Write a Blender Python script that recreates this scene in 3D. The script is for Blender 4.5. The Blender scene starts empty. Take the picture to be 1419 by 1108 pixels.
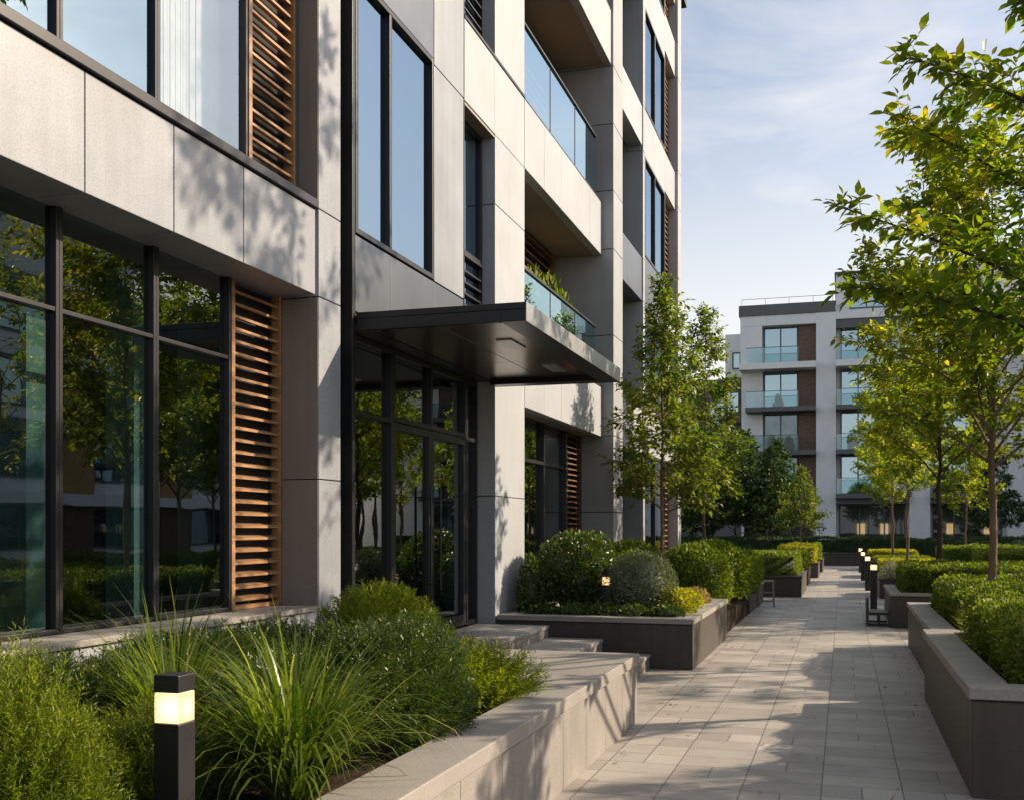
import bpy, math, random
import numpy as np
from mathutils import Vector

S = bpy.context.scene
COL = S.collection
R = math.radians
rnd = random.Random(7)

# ------------------------------------------------------------------ helpers
ORG = {}

def org(o):
    return ORG.get(o.name, (0.0, 0.0, 0.0)) if o is not None else (0.0, 0.0, 0.0)

def tag(o, label=None, cat=None, group=None, kind=None):
    if label: o['label'] = label
    if cat: o['category'] = cat
    if group: o['group'] = group
    if kind: o['kind'] = kind
    return o

def empty(name, loc, label=None, cat=None, group=None):
    o = bpy.data.objects.new(name, None)
    COL.objects.link(o)
    o.location = loc
    o.empty_display_size = 0.2
    ORG[o.name] = tuple(loc)
    return tag(o, label, cat, group)

def link(name, me, parent=None, loc=None):
    o = bpy.data.objects.new(name, me)
    COL.objects.link(o)
    if parent is not None:
        o.parent = parent
        ORG[o.name] = org(parent)
    elif loc is not None:
        o.location = loc
        ORG[o.name] = tuple(loc)
    return o

class MB:
    """collects simple shapes (world coordinates) into ONE mesh"""
    def __init__(s):
        s.v = []; s.f = []
    def box(s, x0, x1, y0, y1, z0, z1):
        if x0 > x1: x0, x1 = x1, x0
        if y0 > y1: y0, y1 = y1, y0
        if z0 > z1: z0, z1 = z1, z0
        n = len(s.v)
        s.v += [(x0,y0,z0),(x1,y0,z0),(x1,y1,z0),(x0,y1,z0),(x0,y0,z1),(x1,y0,z1),(x1,y1,z1),(x0,y1,z1)]
        s.f += [(n,n+3,n+2,n+1),(n+4,n+5,n+6,n+7),(n,n+1,n+5,n+4),(n+1,n+2,n+6,n+5),(n+2,n+3,n+7,n+6),(n+3,n,n+4,n+7)]
        return s
    def prism(s, pts, ax, a0, a1):
        """polygon pts in the two other axes, extruded along axis ax"""
        n = len(s.v); k = len(pts)
        for a in (a0, a1):
            for p in pts:
                q = [p[0], p[1]]; q.insert(ax, a); s.v.append(tuple(q))
        s.f.append(tuple(range(n, n+k))[::-1]); s.f.append(tuple(range(n+k, n+2*k)))
        for i in range(k):
            j = (i+1) % k
            s.f.append((n+i, n+j, n+k+j, n+k+i))
        return s
    def tube(s, pts, rad, sides=8, cap=True):
        pts = [Vector(p) for p in pts]
        n0 = len(s.v)
        for i, p in enumerate(pts):
            d = (pts[min(i+1, len(pts)-1)] - pts[max(i-1, 0)])
            d = d.normalized() if d.length > 1e-9 else Vector((0,0,1))
            a = d.cross(Vector((0,1,0) if abs(d.y) < .9 else (1,0,0))).normalized()
            b = d.cross(a)
            r = rad[i] if isinstance(rad, (list, tuple)) else rad
            for k in range(sides):
                t = 2*math.pi*k/sides
                s.v.append(tuple(p + a*(r*math.cos(t)) + b*(r*math.sin(t))))
        for i in range(len(pts)-1):
            for k in range(sides):
                k2 = (k+1) % sides
                s.f.append((n0+i*sides+k, n0+i*sides+k2, n0+(i+1)*sides+k2, n0+(i+1)*sides+k))
        if cap:
            s.f.append(tuple(n0+k for k in range(sides))[::-1])
            s.f.append(tuple(n0+(len(pts)-1)*sides+k for k in range(sides)))
        return s
    def sphere(s, c, r, seg=14, rings=8):
        n0 = len(s.v)
        for i in range(rings+1):
            th = math.pi*i/rings
            for k in range(seg):
                ph = 2*math.pi*k/seg
                s.v.append((c[0]+r*math.sin(th)*math.cos(ph), c[1]+r*math.sin(th)*math.sin(ph), c[2]+r*math.cos(th)))
        for i in range(rings):
            for k in range(seg):
                k2 = (k+1) % seg
                s.f.append((n0+i*seg+k, n0+(i+1)*seg+k, n0+(i+1)*seg+k2, n0+i*seg+k2))
        return s
    def build(s, name, mat, parent=None, loc=None, bevel=0, smooth=False):
        o0 = org(parent) if parent is not None else (loc or (0,0,0))
        me = bpy.data.meshes.new(name)
        me.from_pydata([(v[0]-o0[0], v[1]-o0[1], v[2]-o0[2]) for v in s.v], [], s.f)
        me.materials.append(mat)
        if smooth:
            me.shade_smooth()
        me.update()
        o = link(name, me, parent, loc)
        if bevel:
            m = o.modifiers.new('bevel', 'BEVEL'); m.width = bevel; m.segments = 2
            m.limit_method = 'ANGLE'; m.harden_normals = False
        return o

# ---------------------------------------------------------------- materials
def new_mat(name):
    m = bpy.data.materials.new(name); m.use_nodes = True
    nt = m.node_tree
    for n in list(nt.nodes): nt.nodes.remove(n)
    out = nt.nodes.new('ShaderNodeOutputMaterial')
    return m, nt, out

def N(nt, t, **kw):
    n = nt.nodes.new(t)
    for k, v in kw.items():
        if k.startswith('i_'):
            n.inputs[k[2:].replace('_', ' ')].default_value = v
        else:
            setattr(n, k, v)
    return n

def rgba(c): return (c[0], c[1], c[2], 1.0)

def coords(nt, scale=(1,1,1)):
    tc = N(nt, 'ShaderNodeNewGeometry')
    mp = N(nt, 'ShaderNodeMapping'); mp.inputs['Scale'].default_value = scale
    nt.links.new(tc.outputs['Position'], mp.inputs['Vector'])
    return mp.outputs['Vector']

def noise(nt, vec, scale, detail=4, rough=.55):
    n = N(nt, 'ShaderNodeTexNoise'); n.inputs['Scale'].default_value = scale
    n.inputs['Detail'].default_value = detail; n.inputs['Roughness'].default_value = rough
    nt.links.new(vec, n.inputs['Vector'])
    return n.outputs['Fac']

def ramp(nt, fac, stops):
    r = N(nt, 'ShaderNodeValToRGB')
    el = r.color_ramp.elements
    el[0].position, el[0].color = stops[0][0], rgba(stops[0][1])
    el[1].position, el[1].color = stops[-1][0], rgba(stops[-1][1])
    for p, c in stops[1:-1]:
        e = el.new(p); e.color = rgba(c)
    nt.links.new(fac, r.inputs['Fac'])
    return r.outputs['Color']

def mixc(nt, fac, a, b, mode='MIX'):
    m = N(nt, 'ShaderNodeMix', data_type='RGBA', blend_type=mode)
    if hasattr(fac, 'node'): nt.links.new(fac, m.inputs[0])
    else: m.inputs[0].default_value = fac
    for s, i in ((a, 6), (b, 7)):
        if hasattr(s, 'node'): nt.links.new(s, m.inputs[i])
        else: m.inputs[i].default_value = rgba(s)
    return m.outputs[2]

def bump(nt, h, strength=.2, dist=.01):
    b = N(nt, 'ShaderNodeBump'); b.inputs['Strength'].default_value = strength
    b.inputs['Distance'].default_value = dist
    nt.links.new(h, b.inputs['Height'])
    return b.outputs['Normal']

def mineral(name, base, var=.14, speck=.18, rough=.6, spec=.35, streak=.0, bumpy=.25, warm=(1.0,.97,.92), island=0):
    """concrete / stone: mottling, fine speckle, a few drip streaks"""
    m, nt, out = new_mat(name)
    p = N(nt, 'ShaderNodeBsdfPrincipled'); nt.links.new(p.outputs[0], out.inputs[0])
    v = coords(nt)
    big = noise(nt, v, 1.3, 5, .6)
    fine = noise(nt, v, 95, 3, .7)
    d = tuple(c*(1-var) for c in base); l = tuple(min(1, c*(1+var)*w) for c, w in zip(base, warm))
    c1 = ramp(nt, big, [(.3, d), (.7, l)])
    sp = ramp(nt, fine, [(.34, (1-speck,)*3), (.52, (1,1,1)), (.75, (1+speck*.35,)*3)])
    c2 = mixc(nt, 1.0, c1, sp, 'MULTIPLY')
    if streak:
        vs = coords(nt, (5, 5, .35))
        st = noise(nt, vs, 1.6, 4, .6)
        sc = ramp(nt, st, [(.38, (1-streak,)*3), (.6, (1,1,1))])
        c2 = mixc(nt, 1.0, c2, sc, 'MULTIPLY')
    if island:
        gi = N(nt, 'ShaderNodeNewGeometry')
        c2 = mixc(nt, 1.0, c2, ramp(nt, gi.outputs['Random Per Island'], [(0, (1-island,)*3), (1, (1+island,)*3)]), 'MULTIPLY')
    nt.links.new(c2, p.inputs['Base Color'])
    p.inputs['Roughness'].default_value = rough
    p.inputs['Specular IOR Level'].default_value = spec
    mid = noise(nt, v, 30, 5, .65)
    nt.links.new(bump(nt, mid, bumpy, .004), p.inputs['Normal'])
    return m

def metal(name, base, metallic=.8, rough=.35, var=.08):
    m, nt, out = new_mat(name)
    p = N(nt, 'ShaderNodeBsdfPrincipled'); nt.links.new(p.outputs[0], out.inputs[0])
    v = coords(nt)
    c = ramp(nt, noise(nt, v, 2.2, 5, .6), [(.3, tuple(x*(1-var) for x in base)), (.7, tuple(x*(1+var) for x in base))])
    nt.links.new(c, p.inputs['Base Color'])
    rr = N(nt, 'ShaderNodeMapRange'); nt.links.new(noise(nt, v, 4, 6, .65), rr.inputs[0])
    rr.inputs[3].default_value = rough*.88; rr.inputs[4].default_value = rough*1.12
    nt.links.new(rr.outputs[0], p.inputs['Roughness'])
    p.inputs['Metallic'].default_value = metallic
    return m

def wood(name, base, rough=.5):
    m, nt, out = new_mat(name)
    p = N(nt, 'ShaderNodeBsdfPrincipled'); nt.links.new(p.outputs[0], out.inputs[0])
    g = noise(nt, coords(nt, (25, 1.6, 40)), 2.0, 5, .6)
    b = noise(nt, coords(nt, (1, 1, 6)), 2.3, 2, .5)
    c = ramp(nt, g, [(.3, tuple(x*.6 for x in base)), (.7, tuple(x*1.25 for x in base))])
    c = mixc(nt, 1.0, c, ramp(nt, b, [(.35, (.75,.72,.7)), (.65, (1.1,1.08,1.05))]), 'MULTIPLY')
    nt.links.new(c, p.inputs['Base Color'])
    p.inputs['Roughness'].default_value = rough
    nt.links.new(bump(nt, g, .2, .002), p.inputs['Normal'])
    return m

def glass(name, tint, refl=(.12, .9), wav=.0, power=3.0, gcol=(1,1,1)):
    """pane: see-through tinted body plus mirror reflection that grows at grazing angles"""
    m, nt, out = new_mat(name)
    lw = N(nt, 'ShaderNodeLayerWeight'); lw.inputs['Blend'].default_value = .5
    pw = N(nt, 'ShaderNodeMath', operation='POWER'); nt.links.new(lw.outputs['Facing'], pw.inputs[0]); pw.inputs[1].default_value = power
    mr = N(nt, 'ShaderNodeMapRange'); nt.links.new(pw.outputs[0], mr.inputs[0])
    mr.inputs[3].default_value = refl[0]; mr.inputs[4].default_value = refl[1]
    tr = N(nt, 'ShaderNodeBsdfTransparent'); tr.inputs[0].default_value = rgba(tint)
    gl = N(nt, 'ShaderNodeBsdfGlossy'); gl.inputs['Roughness'].default_value = .0
    gl.inputs['Color'].default_value = rgba(gcol)
    if wav:
        nt.links.new(bump(nt, noise(nt, coords(nt), 1.1, 2, .5), wav, .02), gl.inputs['Normal'])
    mx = N(nt, 'ShaderNodeMixShader')
    nt.links.new(mr.outputs[0], mx.inputs[0]); nt.links.new(tr.outputs[0], mx.inputs[1]); nt.links.new(gl.outputs[0], mx.inputs[2])
    nt.links.new(mx.outputs[0], out.inputs[0])
    return m

def leafmat(name, lo, hi, yellow=None, transl=.4, rough=.45, spec=.35):
    """foliage: colour differs from leaf to leaf (the 'rnd' attribute), light shines through"""
    m, nt, out = new_mat(name)
    at = N(nt, 'ShaderNodeAttribute', attribute_name='rnd')
    stops = [(0.0, lo), (.75, hi)]
    if yellow: stops += [(.9, hi), (1.0, yellow)]
    else: stops += [(1.0, hi)]
    c = ramp(nt, at.outputs['Fac'], stops)
    p = N(nt, 'ShaderNodeBsdfPrincipled'); nt.links.new(c, p.inputs['Base Color'])
    p.inputs['Roughness'].default_value = rough; p.inputs['Specular IOR Level'].default_value = spec
    t = N(nt, 'ShaderNodeBsdfTranslucent')
    tc = mixc(nt, 1.0, c, (1.8, 1.95, .45), 'MULTIPLY')
    nt.links.new(tc, t.inputs[0])
    mx = N(nt, 'ShaderNodeMixShader'); mx.inputs[0].default_value = transl
    nt.links.new(p.outputs[0], mx.inputs[1]); nt.links.new(t.outputs[0], mx.inputs[2])
    nt.links.new(mx.outputs[0], out.inputs[0])
    return m

def plain(name, base, rough=.6, spec=.4):
    m, nt, out = new_mat(name)
    p = N(nt, 'ShaderNodeBsdfPrincipled'); nt.links.new(p.outputs[0], out.inputs[0])
    v = coords(nt)
    c = ramp(nt, noise(nt, v, 6, 4, .6), [(.3, tuple(x*.85 for x in base)), (.7, tuple(x*1.12 for x in base))])
    nt.links.new(c, p.inputs['Base Color'])
    p.inputs['Roughness'].default_value = rough; p.inputs['Specular IOR Level'].default_value = spec
    return m

def paving(name):
    m, nt, out = new_mat(name)
    p = N(nt, 'ShaderNodeBsdfPrincipled'); nt.links.new(p.outputs[0], out.inputs[0])
    v = coords(nt)
    wob = N(nt, 'ShaderNodeVectorMath', operation='ADD'); wob.inputs[1].default_value = (.13, .07, 0)
    nt.links.new(v, wob.inputs[0])
    BW, RH = .475, .31
    def brick(width):
        b = N(nt, 'ShaderNodeTexBrick', offset=0.0, offset_frequency=2, squash=1.0, squash_frequency=2)
        nt.links.new(wob.outputs[0], b.inputs['Vector'])
        b.inputs['Color1'].default_value = rgba((.29,.272,.25)); b.inputs['Color2'].default_value = rgba((.43,.405,.37))
        b.inputs['Mortar'].default_value = rgba((.085,.08,.075))
        b.inputs['Scale'].default_value = 1.0; b.inputs['Mortar Size'].default_value = .0042
        b.inputs['Mortar Smooth'].default_value = .3; b.inputs['Bias'].default_value = 0
        b.inputs['Brick Width'].default_value = width; b.inputs['Row Height'].default_value = RH
        return b
    b1 = brick(BW); b2 = brick(BW/2)
    dv = N(nt, 'ShaderNodeVectorMath', operation='DIVIDE'); dv.inputs[1].default_value = (BW, RH, 1)
    nt.links.new(wob.outputs[0], dv.inputs[0])
    fl = N(nt, 'ShaderNodeVectorMath', operation='FLOOR'); nt.links.new(dv.outputs[0], fl.inputs[0])
    wn = N(nt, 'ShaderNodeTexWhiteNoise', noise_dimensions='2D'); nt.links.new(fl.outputs[0], wn.inputs['Vector'])
    gt = N(nt, 'ShaderNodeMath', operation='GREATER_THAN'); nt.links.new(wn.outputs['Value'], gt.inputs[0]); gt.inputs[1].default_value = .80
    bcol = mixc(nt, gt.outputs[0], b1.outputs['Color'], b2.outputs['Color'])
    bf = N(nt, 'ShaderNodeMix', data_type='FLOAT')
    nt.links.new(gt.outputs[0], bf.inputs[0]); nt.links.new(b1.outputs['Fac'], bf.inputs[2]); nt.links.new(b2.outputs['Fac'], bf.inputs[3])
    st = ramp(nt, noise(nt, v, 1.1, 6, .65), [(.3, (.68,.67,.66)), (.5, (.95,.94,.93)), (.7, (1.08,1.07,1.05))])
    c = mixc(nt, 1.0, bcol, st, 'MULTIPLY')
    fs = ramp(nt, noise(nt, v, 120, 2, .7), [(.35, (.82,.82,.82)), (.6, (1.05,1.05,1.05))])
    c = mixc(nt, 1.0, c, fs, 'MULTIPLY')
    nt.links.new(c, p.inputs['Base Color'])
    rr = N(nt, 'ShaderNodeMapRange'); nt.links.new(noise(nt, v, 3, 5, .6), rr.inputs[0])
    rr.inputs[3].default_value = .42; rr.inputs[4].default_value = .72
    nt.links.new(rr.outputs[0], p.inputs['Roughness'])
    inv = N(nt, 'ShaderNodeMath', operation='SUBTRACT'); inv.inputs[0].default_value = 1
    nt.links.new(bf.outputs[0], inv.inputs[1])
    ad = N(nt, 'ShaderNodeMath', operation='MULTIPLY_ADD'); ad.inputs[1].default_value = .12
    nt.links.new(noise(nt, v, 40, 4, .6), ad.inputs[0]); nt.links.new(inv.outputs[0], ad.inputs[2])
    nt.links.new(bump(nt, ad.outputs[0], .5, .004), p.inputs['Normal'])
    return m

def emis(name, col, strength):
    m, nt, out = new_mat(name)
    e = N(nt, 'ShaderNodeEmission'); e.inputs[0].default_value = rgba(col); e.inputs[1].default_value = strength
    nt.links.new(e.outputs[0], out.inputs[0])
    return m

def lampglass(name):
    m, nt, out = new_mat(name)
    e = N(nt, 'ShaderNodeEmission'); e.inputs[0].default_value = (1,.66,.36,1); e.inputs[1].default_value = .18
    t = N(nt, 'ShaderNodeBsdfTranslucent'); t.inputs[0].default_value = (.95,.85,.7,1)
    mx = N(nt, 'ShaderNodeAddShader')
    nt.links.new(t.outputs[0], mx.inputs[0]); nt.links.new(e.outputs[0], mx.inputs[1])
    nt.links.new(mx.outputs[0], out.inputs[0])
    return m

M = {}
M['panel'] = mineral('facade_panel_dimmed', (.252,.272,.305), .15, .26, .40, .5, .09, .16, (1.0,1.0,1.0), .06)  # darker, cooler copy of the cladding; weaker sun put into its colour
M['panel_warm'] = mineral('facade_panel_warm', (.345,.368,.40), .08, .14, .46, .4, .04, .12, (1.0,1.0,.99), .05)
M['pillar'] = mineral('pillar_concrete', (.305,.322,.345), .09, .18, .5, .4, .05, .18, (1,1,1), .04)
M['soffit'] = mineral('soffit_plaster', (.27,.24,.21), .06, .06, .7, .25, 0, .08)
M['cap'] = mineral('cap_stone', (.275,.26,.245), .14, .24, .6, .35, 0, .25, (1.0,.98,.95))
M['wallstone'] = mineral('planter_stone', (.265,.25,.235), .16, .26, .65, .3, .08, .3, (1.0,.98,.95), .05)
M['stepstone'] = mineral('step_stone', (.33,.325,.315), .14, .2, .55, .4, 0, .2, (1,.99,.97), .05)
M['planter'] = mineral('planter_charcoal', (.055,.049,.044), .18, .2, .55, .4, .15, .2)
M['joint'] = plain('joint_shadow_gap', (.03,.03,.03), .8, .2)
M['paving'] = paving('paving_slabs')
M['black'] = metal('black_metal', (.022,.023,.026), .35, .38)
M['canopy'] = metal('canopy_metal', (.026,.027,.030), .55, .36)
M['canopy_soffit'] = metal('canopy_soffit_metal', (.15,.118,.09), .8, .26)
M['steel'] = metal('steel_cladding', (.13,.142,.16), .75, .34)
M['steel_lt'] = metal('light_steel', (.45,.46,.48), .75, .36)
M['wood'] = wood('larch_slats', (.34,.185,.085))
M['wood_dk'] = wood('dark_slats', (.16,.085,.045))
M['clad'] = wood('brown_cladding', (.15,.085,.06), .6)
M['glass'] = glass('window_glass', (.26,.36,.35), (.12, .90), .10, 2.4, (.80,.87,.92))
M['glass_dark'] = glass('dark_shop_glass', (.25,.28,.28), (.05, .5), .05, 3.0, (.8,.85,.9))
M['glass_clear'] = glass('clear_window_glass', (.80,.84,.84), (.22, .92), .05, 1.8, (.7,.8,.88))
M['glass_up'] = glass('upper_window_glass', (.26,.32,.36), (.5, .95), .05, 1.6, (.44,.58,.70))
M['glass_rail'] = glass('balustrade_glass', (.50,.62,.68), (.50, .95), .03, 1.6, (.70,.86,.94))
M['glass_rail_far'] = glass('far_balustrade_glass', (.55,.72,.76), (.14, .9), .03, 2.0, (.70,.92,1.0))
M['glass_far'] = glass('far_window_glass', (.25,.32,.36), (.52, .9), .05, 2.5, (.55,.76,.86))
M['interior'] = plain('interior_wall', (.16,.165,.165), .8, .2)
M['int_floor'] = plain('interior_floor', (.12,.13,.13), .4, .5)
M['teal'] = plain('interior_column', (.40,.52,.50), .6, .3)
M['curtain'] = plain('curtain_fabric', (.62,.61,.58), .8, .1)
M['side_shade'] = mineral('side_shade_concrete', (.20,.19,.178), .1, .2, .5, .4, .1, .2)  # darker grey that paints the shade on the pillar's near side
M['soil'] = mineral('soil', (.035,.026,.018), .3, .4, .9, .1, 0, .9)
M['grass'] = plain('lawn_ground', (.05,.075,.02), .9, .1)
M['bark'] = mineral('bark', (.19,.135,.095), .3, .3, .85, .15, .3, .8)
M['bark_dk'] = mineral('bark_dark', (.07,.052,.04), .3, .3, .85, .15, .3, .8)
M['white_wall'] = mineral('far_white_render', (.78,.80,.83), .06, .05, .7, .2, .02, .1)
M['grey_wall'] = mineral('far_grey_render', (.13,.135,.145), .08, .08, .6, .3, .06, .1)
M['ochre'] = mineral('ochre_render', (.42,.27,.11), .08, .08, .7, .2, .06, .1)
M['lamp'] = emis('lamp_glow', (1.0,.70,.40), 8.0)
M['frost'] = lampglass('lamp_glass')
M['warm_win'] = emis('lit_window', (1.0,.62,.28), 1.1)
M['leaf_tree'] = leafmat('leaf_tree', (.072,.122,.014), (.235,.255,.022), (.44,.34,.028), .60)
M['leaf_near'] = leafmat('leaf_near_tree', (.062,.112,.013), (.19,.225,.020), (.40,.32,.028), .58)
M['leaf_left'] = leafmat('leaf_left_tree', (.058,.098,.016), (.155,.185,.024), (.29,.21,.04), .50)
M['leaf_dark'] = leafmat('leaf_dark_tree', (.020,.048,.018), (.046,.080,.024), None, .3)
M['leaf_box'] = leafmat('leaf_box_hedge', (.040,.080,.012), (.150,.192,.020), (.28,.26,.025), .44)
M['leaf_shrub'] = leafmat('leaf_shrub', (.020,.045,.011), (.066,.100,.018), (.15,.16,.022), .32, .34, .55)
M['leaf_grey'] = leafmat('leaf_grey_shrub', (.055,.080,.060), (.16,.185,.135), None, .25)
M['leaf_yellow'] = leafmat('leaf_golden', (.15,.16,.014), (.38,.34,.022), (.50,.42,.03), .42)
M['leaf_feather'] = leafmat('leaf_feathery', (.030,.062,.008), (.185,.225,.018), (.36,.34,.04), .48)
M['leaf_grass'] = leafmat('leaf_grass', (.028,.064,.011), (.140,.190,.024), (.42,.38,.15), .42, .38, .45)
M['leaf_pink'] = leafmat('leaf_pinkish', (.20,.11,.09), (.34,.24,.20), None, .4)
M['leaf_white'] = leafmat('leaf_pale_flower', (.34,.34,.26), (.62,.60,.52), None, .3)

# ------------------------------------------------------- leafy mesh building
def unit(a):
    return a/np.maximum(np.linalg.norm(a, axis=1, keepdims=True), 1e-9)

T_SIMPLE = (np.array([(0,0,0),(.5,.45,.13),(0,1,0),(-.5,.45,.13)], float),
            np.array([(0,1,2),(0,2,3)]))
_l = [(0,0,0),(0,.32,-.0),(0,.68,.0),(0,1,0),(.40,.26,.10),(.43,.60,.11),(-.40,.26,.10),(-.43,.60,.11)]
T_FULL = (np.array(_l, float), np.array([(0,4,1),(1,4,5),(1,5,2),(2,5,3),(0,1,6),(1,7,6),(1,2,7),(2,3,7)]))
T_NEEDLE = (np.array([(0,0,0),(.5,.4,.1),(0,1,.0),(-.5,.4,.1)], float), np.array([(0,1,2),(0,2,3)]))

def tri_mesh(name, V, F, mats, val=None, midx=None):
    me = bpy.data.meshes.new(name)
    V = np.ascontiguousarray(V, np.float32); F = np.ascontiguousarray(F, np.int32)
    me.vertices.add(len(V)); me.vertices.foreach_set('co', V.ravel())
    me.loops.add(F.size); me.loops.foreach_set('vertex_index', F.ravel())
    me.polygons.add(len(F)); me.polygons.foreach_set('loop_start', np.arange(0, F.size, 3, dtype=np.int32))
    for m in mats: me.materials.append(m)
    if midx is not None: me.polygons.foreach_set('material_index', np.ascontiguousarray(midx, np.int32))
    me.update(calc_edges=True)
    if val is not None:
        a = me.attributes.new('rnd', 'FLOAT', 'POINT'); a.data.foreach_set('value', np.ascontiguousarray(val, np.float32))
    return me

def leaf_arrays(rg, P, D, Nn, L, W, tmpl, curl=.15, val=None):
    n = len(P)
    D = unit(D); Sd = unit(np.cross(D, Nn)); Nn = unit(np.cross(Sd, D))
    tv, tf = tmpl
    L = np.broadcast_to(np.asarray(L, float), (n,)); W = np.broadcast_to(np.asarray(W, float), (n,))
    x = tv[None,:,0]*W[:,None]; y = tv[None,:,1]*L[:,None]
    z = tv[None,:,2]*W[:,None] - curl*(tv[None,:,1]**2)*L[:,None]
    V = P[:,None,:] + Sd[:,None,:]*x[...,None] + D[:,None,:]*y[...,None] + Nn[:,None,:]*z[...,None]
    F = tf[None] + (np.arange(n)*len(tv))[:,None,None]
    if val is None: val = rg.random(n)
    return V.reshape(-1,3), F.reshape(-1,3), np.repeat(val, len(tv))

def ico(rg, c, r, lump=.08, seg=20, rings=12):
    """lumpy closed ellipsoid, triangles"""
    V = []; F = []
    ph0 = rg.random(3)*6
    for i in range(rings+1):
        th = math.pi*i/rings
        for k in range(seg):
            ph = 2*math.pi*k/seg
            q = 1 + lump*(math.sin(3*ph+ph0[0])*math.sin(th)+.7*math.sin(5*ph+4*th+ph0[1])*math.sin(th))
            V.append((c[0]+r[0]*q*math.sin(th)*math.cos(ph), c[1]+r[1]*q*math.sin(th)*math.sin(ph), c[2]+r[2]*q*math.cos(th)))
    for i in range(rings):
        for k in range(seg):
            k2 = (k+1) % seg; a = i*seg+k; b = i*seg+k2; d = a+seg; e = b+seg
            F += [(a,d,b),(b,d,e)]
    return np.array(V), np.array(F)

def join(parts):
    Vs, Fs, vals = [], [], []
    off = 0
    for V, F, a in parts:
        Vs.append(V); Fs.append(F+off); vals.append(a); off += len(V)
    return np.concatenate(Vs), np.concatenate(Fs), np.concatenate(vals)

def lumpf(rg, dirs, k=7, amp=.12):
    """smooth random bumps on a sphere of directions"""
    out = np.zeros(len(dirs))
    for _ in range(k):
        c = rg.normal(size=3); c /= np.linalg.norm(c)
        w = rg.uniform(4, 14)
        out += rg.uniform(-.6, 1)*np.exp(w*(dirs@c-1))
    return 1+amp*out

def sph_dirs(rg, n, zmin=-.6):
    d = unit(rg.normal(size=(n*2,3)))
    d = d[d[:,2] > zmin]
    return d[:n]

def shrub_mesh(name, seed, r, n, leaf, mat, zmin=-.55, depth=.28, up=.3, ratio=.5, lump=.16, tmpl=T_SIMPLE, core=True, jag=.05):
    """round bush, base at origin, r=(rx,ry,rz); centre at rz*.72"""
    rg = np.random.default_rng(seed)
    r = np.array(r, float)
    c = np.array((0,0,r[2]*.78))
    d = sph_dirs(rg, n, zmin); n = len(d)
    rad = lumpf(rg, d, 22, lump)*(1-depth*rg.random(n)**1.6) + rg.normal(size=n)*jag*.5
    P = c + d*r*rad[:,None]
    P[:,2] = np.maximum(P[:,2], .01)
    D = d + np.array((0,0,up)) + rg.normal(size=(n,3))*.55
    Nn = d + rg.normal(size=(n,3))*.7 + np.array((0,0,.4))
    L = leaf*rg.uniform(.7,1.35,n)
    parts = [leaf_arrays(rg, P, D, Nn, L, L*ratio, tmpl, .12)]
    if core:
        V, F = ico(rg, c, r*.70, .05)
        V[:,2] = np.maximum(V[:,2], .0)
        parts.append((V, F, np.full(len(V), .1)))
    V, F, a = join(parts)
    return tri_mesh(name, V, F, [mat], a)

def sprig_mesh(name, seed, r, n, mat, slen=.14, leaf=.03, width=.006, per=14, up=.8, zmin=-.35, spread=.6, depth=.45, cshift=.35, lump=.14):
    """feathery shrub: many stems with narrow leaflets, base at origin"""
    rg = np.random.default_rng(seed)
    r = np.array(r, float); c = np.array((0,0,r[2]*cshift))
    d = sph_dirs(rg, n, zmin); n = len(d)
    rad = lumpf(rg, d, 20, lump)*(1-depth*rg.random(n)**1.3)
    tip = c + d*(r*np.array((1,1,(1-cshift))))*rad[:,None]
    dirs = unit(d*np.array((1,1,.6)) + np.array((0,0,up)) + rg.normal(size=(n,3))*.35*spread)
    sl = slen*rg.uniform(.6,1.3,n)
    root = tip - dirs*sl[:,None]
    root[:,2] = np.maximum(root[:,2], .005)
    vals = np.clip(.42+.3*np.sin(d@(rg.normal(size=3)*4)+rg.random()*6)*np.sin(d@(rg.normal(size=3)*5))+.22*rg.normal(size=n)+.25*(d[:,2]-.3), 0, 1)  # tone by clump, lighter upward: lit tips and shaded gaps put into leaf colour
    t = (np.arange(per)+.5)/per
    P = root[:,None,:] + dirs[:,None,:]*(sl[:,None]*t[None,:])[...,None]
    side = unit(np.cross(dirs, rg.normal(size=(n,3))))
    bi = np.cross(dirs, side)
    ang = (np.arange(per)*2.4)[None,:] + rg.random(n)[:,None]*6.3
    rdir = side[:,None,:]*np.cos(ang)[...,None] + bi[:,None,:]*np.sin(ang)[...,None]
    D = dirs[:,None,:]*.95 + rdir*.75 + rg.normal(size=P.shape)*.12
    m = n*per
    L = leaf*rg.uniform(.7,1.25,m)
    V1 = leaf_arrays(rg, P.reshape(-1,3), D.reshape(-1,3), rdir.reshape(-1,3)*.3+np.array((0,0,1.0))+rg.normal(size=(m,3))*.4, L, width*rg.uniform(.8,1.3,m), T_NEEDLE, .2,
                     np.clip(np.repeat(vals, per)*.8+rg.random(m)*.25, 0, 1))
    # stems
    V2 = leaf_arrays(rg, root, tip-root, np.tile(np.array((0,0,1.0)), (n,1))+rg.normal(size=(n,3))*.3, sl, np.full(n, .004), T_NEEDLE, 0, vals*.5)
    V, F, a = join([V1, V2])
    return tri_mesh(name, V, F, [mat], a)

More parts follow.
